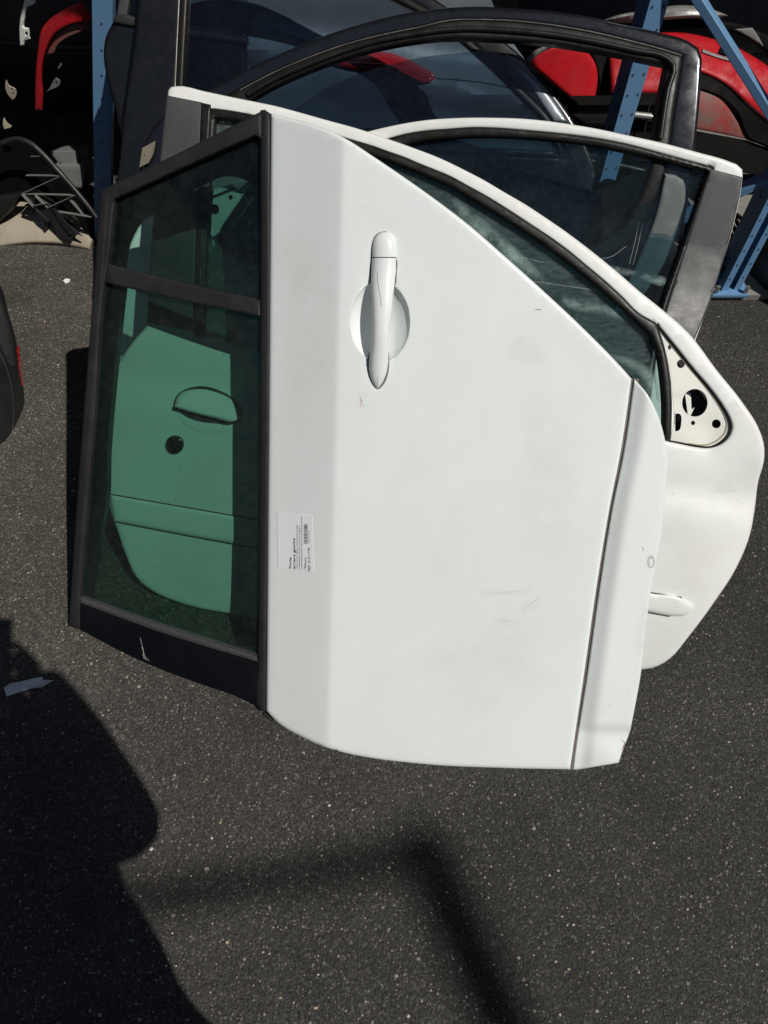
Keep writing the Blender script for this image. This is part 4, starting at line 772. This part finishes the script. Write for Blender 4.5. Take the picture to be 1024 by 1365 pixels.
sheet('arm', LF, spl([(36, -12, 1), (48, -12, 1), (45, 6), (37, 9), (33, 25), (32, 37), (38, 38, 1), (40, 52, 1), (33, 54), (32, 60, 1), (27, 61, 1), (26, 40), (28, 20), (32, 4)], step=4), 0.02, 0.004, 'white_primer', wb, holes=[circle(35.3, 45, 2.2, 3.2, 12)], rnd=(1.5, 0.002), grid=5, hole_rnd=False)
b2_ = thing('bracket', 'small beige bracket with two holes at the left edge', 'bracket', tuple(LF.P(14, 180)*[1, 1, 0]))
sheet('plate', LF, spl([(8, 107, 1), (11, 114), (20, 119), (20.5, 130), (17, 133, 1), (10, 125), (7, 114)], step=3), 0.03, 0.004, 'beige_plastic', b2_, holes=[circle(16, 119, 1.8, 1.4, 10), circle(17, 124.5, 1.6, 1.5, 10)], grid=4)
b3_ = thing('bracket', 'small grey eyelet bracket in the dark right of the red fender piece', 'bracket', tuple(LF.P(72, 180)*[1, 1, 0]))
sheet('plate', LF, spl([(74, 104), (79, 107), (79.5, 113), (74, 117), (66, 120), (62, 123, 1), (67, 116), (71, 108)], step=3), 0.01, 0.004, 'grey_plastic', b3_, holes=[circle(75, 110, 1.8, 2.0, 10)], grid=4)
sheet('tip', LF, spl([(81, 84, 1), (82, 87, 1), (78, 92, 1), (77, 91, 1)], step=3), 0.01, 0.003, 'grey_plastic', b3_, grid=4)
# liner
AL = Pl(1.76, 10.0, 18.0)
al = thing('wheel_arch_liner', 'black ribbed wheel arch liner standing on the asphalt at left', 'arch liner', tuple(ground(60, 320)))
rimp = spl([(-40, 215), (0, 192), (25, 185.5), (39, 190), (56, 204), (78, 228), (100, 253), (118, 275), (129, 290)], False, 6)
tube('rim', AL.P(rimp[:, 0], rimp[:, 1], 0.03), 0.008, 'black_plastic', al, n=8)
shl = np.concatenate([rimp+[3, -4], np.array([(134, 300), (128, 325), (120, 330), (96, 322), (82, 312), (62, 290), (50, 270), (32, 262), (14, 285), (0, 309), (-40, 330)])])
arch_in = spl([(-40, 205, 1), (0, 190), (25, 184), (41, 188), (60, 206), (100, 250), (133, 292, 1), (120, 318, 1), (70, 300), (30, 258), (0, 285), (-40, 320, 1)], step=8)
sheet('shell', AL, arch_in, -0.06, 0.006, 'black_deep', al, grid=12)
leg = spl([(30, 258, 1), (46, 274), (60, 306, 1), (66, 296, 1), (75, 308), (84, 320), (94, 324), (98, 316), (90, 302), (70, 276), (46, 256, 1)], step=6)
sheet('leg', AL, leg, 0.015, 0.03, 'black_plastic', al, rnd=(3, 0.006), grid=8)
sheet('leg', AL, spl([(30, 258, 1), (12, 282), (-20, 312, 1), (-40, 312, 1), (-40, 280, 1), (0, 262)], step=8), 0.012, 0.03, 'black_plastic', al, rnd=(3, 0.006), grid=10)
for p0, p1 in (((57, 207.5), (43, 208)), ((80, 234), (36, 233.5)), ((102, 260), (30, 258)), ((80, 235), (30, 258)), ((98, 261), (66, 276)), ((123, 289), (73, 281)), ((94, 266), (111, 285)), ((47, 260), (64, 276)), ((60, 271), (45, 274)), ((30, 259), (45, 275))):
    a_, b_ = AL.P(*p0, 0.028), AL.P(*p1, 0.012); bar('rib', a_, b_, 0.0025, 0.014, 'grey_plastic', al, up=AL.n, bev=0.0008)
for q in ([(68, 277, 1), (75, 280), (90, 298), (99, 305), (110, 315, 1), (97, 312), (93, 314, 1), (80, 297)], [(45, 275, 1), (56, 286), (65, 294, 1), (62, 298, 1), (52, 288)]):
    sheet('clip_tab', AL, spl(q, step=4), 0.022, 0.004, 'black_plastic', al, rnd=(1.5, 0.002), grid=5)
tip = thing('plastic_tip', 'small pale pointed plastic tip above the black arch liner', 'plastic scrap', tuple(ground(8, 320)))
sheet('tip', AL, spl([(5, 157, 1), (8, 163), (15, 169), (6, 172, 1), (4, 166)], step=3), 0.0, 0.004, 'beige_plastic', tip, grid=4)
# pale shell lying under the liner
pz = Pl(1.87, 6.0, 62.0)
ps = thing('plastic_shell', 'pale beige plastic shell lying on the asphalt under the arch liner', 'plastic panel', tuple(ground(40, 326)))
sheet('shell', pz, spl([(-40, 255, 1), (30, 255), (90, 280), (124, 320, 1), (119, 333, 1), (100, 329), (83, 325.5), (60, 324), (42, 324), (20, 326), (0, 329), (-40, 335, 1)], step=6), lambda u, v: 0.04*np.sin(np.clip((v-250)/85, 0, 1)*2.6), 0.005, 'beige_plastic', ps, rnd=(4, 0.01), grid=8)
gx = thing('plastic_box', 'grey stepped plastic box in the dark behind the arch liner', 'box', (float(ground(88, 300)[0])-0.02, 2.25, 0))
bp = Pl(1.98, 8.0, 20.0)
sheet('upper_block', bp, spl([(66, 203, 1), (70, 202, 1), (80, 200, 1), (101, 201.5, 1), (103, 219, 1), (78, 219, 1)], step=6), 0.03, 0.08, 'grey_plastic', gx, rnd=(2, 0.006), grid=6)
sheet('lower_block', bp, spl([(74, 218, 1), (111, 219, 1), (114, 237), (112, 247), (108, 252, 1), (90, 250, 1), (76, 230, 1)], step=6), 0.055, 0.10, 'grey_plastic', gx, rnd=(3, 0.012), grid=6)

# black bumper corner at the left edge with red reflector
bc = thing('bumper', 'black bumper corner with slim red reflector at the left edge', 'bumper', tuple(ground(10, 590)))
rows = [(-2, 380, 0.34), (9, 420, 0.33), (18, 455, 0.30), (25, 490, 0.26), (29, 530, 0.20), (31, 560, 0.12), (29, 580, 0.05), (18, 590, 0.0), (-2, 601, 0.0)]
BC = Pl(0.97, 35.0, 28.0, x0=-0.84)
bo = spl([(-300, 300, 1), (-60, 345), (-2, 382), (9, 420), (17, 447), (23, 475), (27, 503), (30, 530), (31.5, 560), (29, 577), (20, 586), (8, 592), (-60, 600), (-300, 585, 1)], step=5)
def hbc(u, v): return -0.16*np.clip((u+45)/78.0, 0, 1)**2.6
sheet('shell', BC, bo, hbc, 0.006, 'black_trim', bc, rnd=(4, 0.02), grid=7)
sheet('reflector', BC, spl([(22.5, 462, 1), (24.5, 480), (26.5, 500), (28.5, 515, 1), (26, 505), (23.5, 492), (22.5, 478)], step=4), lambda u, v: hbc(u, v)+0.001, 0.006, 'red_lens', bc, grid=4)
e = spl([(-5, 462), (5, 482), (13, 508), (17, 540), (16, 570), (13, 588)], False, 5); tube('ridge_line', BC.P(e[:, 0], e[:, 1], hbc(e[:, 0], e[:, 1])+0.001), 0.003, 'grey_trim', bc, n=6)
sheet('upper_trim', BC, spl([(-300, 318, 1), (-60, 358), (-8, 395), (4, 425), (11, 450), (14, 490), (8, 478), (-6, 452), (-60, 430), (-300, 390, 1)], step=6), lambda u, v: hbc(u, v)+0.006, 0.01, 'grey_trim', bc, rnd=(4, 0.006), grid=8)

# ================================================================== litter and loose stones
def scrap(name, label, cat, pts, z, thick, mat, wav=0.002):
    a = spl(pts, step=3); g = ground(a[:, 0], a[:, 1]); c = g.mean(0)
    t_ = thing(name, label, cat, (float(c[0]), float(c[1]), 0))
    fl = Pl(0, 0, 90, z0=z); o = sheet('sheet', fl, a, lambda u, v: wav*np.sin(u/5.0+v/3.0)+wav*np.sin(v/2.2), thick, mat, t_, grid=3); return t_
scrap('paper_scrap', 'torn white paper scrap on the asphalt, half in the shadow', 'paper', [(5, 917, 1), (12, 912), (30, 908), (46, 904), (57, 902, 1), (56, 906, 1), (71, 907, 1), (62, 912), (56, 916, 1), (45, 917), (28, 922), (9, 928, 1)], 0.008, 0.001, 'paper_litter', 0.0018)
scrap('paper_scrap', 'tiny white chip on the asphalt left of the window', 'paper', [(84, 374, 1), (88, 371, 1), (93.5, 372, 1), (92, 375, 1), (87, 377, 1)], 0.007, 0.004, 'paper', 0.0004)
V = []; F = []
for k in range(7000):
    u, v = rng.uniform(-20, 1045), rng.uniform(300, 1390)
    c = ground(u, v); r = float(np.clip(rng.lognormal(math.log(0.0014), 0.5), 0.0007, 0.0055)); a0 = rng.uniform(0, 6.28); n = 5
    top = c+np.array((0, 0, r*rng.uniform(0.35, 0.7))); ring = [c+np.array((math.cos(a0+6.283*i/n)*r*rng.uniform(0.7, 1.2), math.sin(a0+6.283*i/n)*r*rng.uniform(0.6, 1.0), 0.0002)) for i in range(n)]
    mid = [q*0.55+c*0.45+np.array((0, 0, r*rng.uniform(0.4, 0.6))) for q in ring]
    grow(V, F, ring+mid, [(i, (i+1) % n, (i+1) % n+n, i+n) for i in range(n)]+[tuple(range(n, 2*n))])
o = meshobj('gravel', V, F, 'pebble', smooth=False); tag(o, 'loose pale grit scattered over the asphalt', 'gravel', kind='stuff')

# ================================================================== out of frame: the person taking the picture and an overhead awning frame
pers = thing('person', 'person in dark clothes holding up a phone, seen only as a shadow', 'person', (0.0, -0.47, 0))
def skin(name, verts, edges, radii, mat, parent, sub=2, root=0):
    off = np.array(parent.location); me = bpy.data.meshes.new(name); me.from_pydata([tuple(np.array(v)-off) for v in verts], edges, []); me.materials.append(MATS[mat])
    o = bpy.data.objects.new(name, me); COL.objects.link(o); o.parent = parent
    o.modifiers.new('skin', 'SKIN').use_smooth_shade = True; me.skin_vertices.new() if not me.skin_vertices else None
    for i, r in enumerate(radii): me.skin_vertices[0].data[i].radius = (r, r) if not hasattr(r, '__len__') else r
    me.skin_vertices[0].data[root].use_root = True
    s = o.modifiers.new('sub', 'SUBSURF'); s.levels = sub; s.render_levels = sub; return o
bv = [(.0, -.46, .95), (.0, -.45, 1.08), (.01, -.38, 1.25), (.02, -.34, 1.40), (.01, -.33, 1.48), (0, -.30, 1.56), (-.01, -.27, 1.65), (-.01, -.28, 1.72),
      (.17, -.34, 1.38), (.15, -.28, 1.12), (.08, -.15, 1.28), (.045, -.075, 1.405), (-.14, -.34, 1.38), (-.04, -.21, 1.14), (-.07, -.14, 1.28), (-.085, -.075, 1.405),
      (.09, -.50, .90), (.10, -.47, .48), (.13, -.50, .09), (.14, -.40, .05), (-.10, -.50, .90), (-.12, -.47, .48), (-.13, -.50, .09), (-.14, -.40, .05)]
be = [(0, 1), (1, 2), (2, 3), (3, 4), (4, 5), (5, 6), (6, 7), (3, 8), (8, 9), (9, 10), (10, 11), (3, 12), (12, 13), (13, 14), (14, 15), (0, 16), (16, 17), (17, 18), (18, 19), (0, 20), (20, 21), (21, 22), (22, 23)]
br = [(.18, .15), (.17, .14), (.19, .15), (.17, .12), .062, .075, .098, .075, .085, .075, .062, .040, .085, .080, .078, .050, .098, .070, .055, .045, .098, .070, .055, .045]
skin('body', bv, be, br, 'cloth_dark', pers)
PHC = C0-Fv*0.012+Rv*(-0.022)+Dv*0.062
for s, hx in ((1, 0.045), (-1, -0.085)):
    w = np.array((hx, -.075, 1.405)); side = PHC+Rv*(s*0.040); palm = w*0.5+(side+Dv*0.04-Fv*0.02)*0.5
    hvx = [w, palm]; he = [(0, 1)]; hr_ = [.026, .030]
    for k in range(4):
        b0 = palm+Dv*(0.022*k-0.035)+Rv*(s*0.012)-Fv*0.004; t1 = side+Dv*(0.024*k-0.02)+Rv*(s*0.010)-Fv*0.012; t2 = side+Dv*(0.024*k-0.02)+Rv*(s*0.004)+Fv*0.002
        i = len(hvx); hvx += [b0, t1, t2]; he += [(1, i), (i, i+1), (i+1, i+2)]; hr_ += [.010, .0085, .007]
    i = len(hvx); hvx += [palm-Dv*0.02-Rv*(s*0.02), side-Rv*(s*0.02)-Fv*0.022+Dv*0.03]; he += [(1, i), (i, i+1)]; hr_ += [.011, .009]
    skin('hand', hvx, he, hr_, 'skin', pers, 1)
V = []
for a in (-.0375, .0375):
    for b in (-.075, .075):
        for c in (-.0045, .0035): V.append(PHC+Rv*a+Dv*b+Fv*c)
ph = thing('phone', 'black phone held up over the yard, seen only as a shadow', 'phone', tuple(PHC))
meshobj('case', V, [(0, 1, 3, 2), (4, 6, 7, 5), (0, 4, 5, 1), (2, 3, 7, 6), (0, 2, 6, 4), (1, 5, 7, 3)], 'black_gloss', ph, smooth=False)
# overhead frame: two steel beams meeting at a corner, posts at the far ends
S3 = np.array((0.567, -0.427, 1.0)); HT = 7.5
def up_(u, v): return ground(u, v)+S3*HT
c_ = up_(568, 1140); l_ = up_(200, 1196); b_ = up_(672, 1365)
awn = thing('awning_frame', 'overhead steel beam frame out of view casting the blurred corner shadow', 'frame', (float(c_[0]), float(c_[1]), 0))
le = c_+(l_-c_)*6.0; bk = c_+(b_-c_)*9.0
bar('beam', c_, le, 0.038, 0.038, 'galvanised', awn); bar('beam', c_-(b_-c_)*0.12, bk, 0.082, 0.082, 'galvanised', awn)
bar('post', le*[1, 1, 0], le, 0.09, 0.09, 'galvanised', awn, up=(0, 1, 0)); bar('post', bk*[1, 1, 0], bk, 0.09, 0.09, 'galvanised', awn, up=(0, 1, 0))
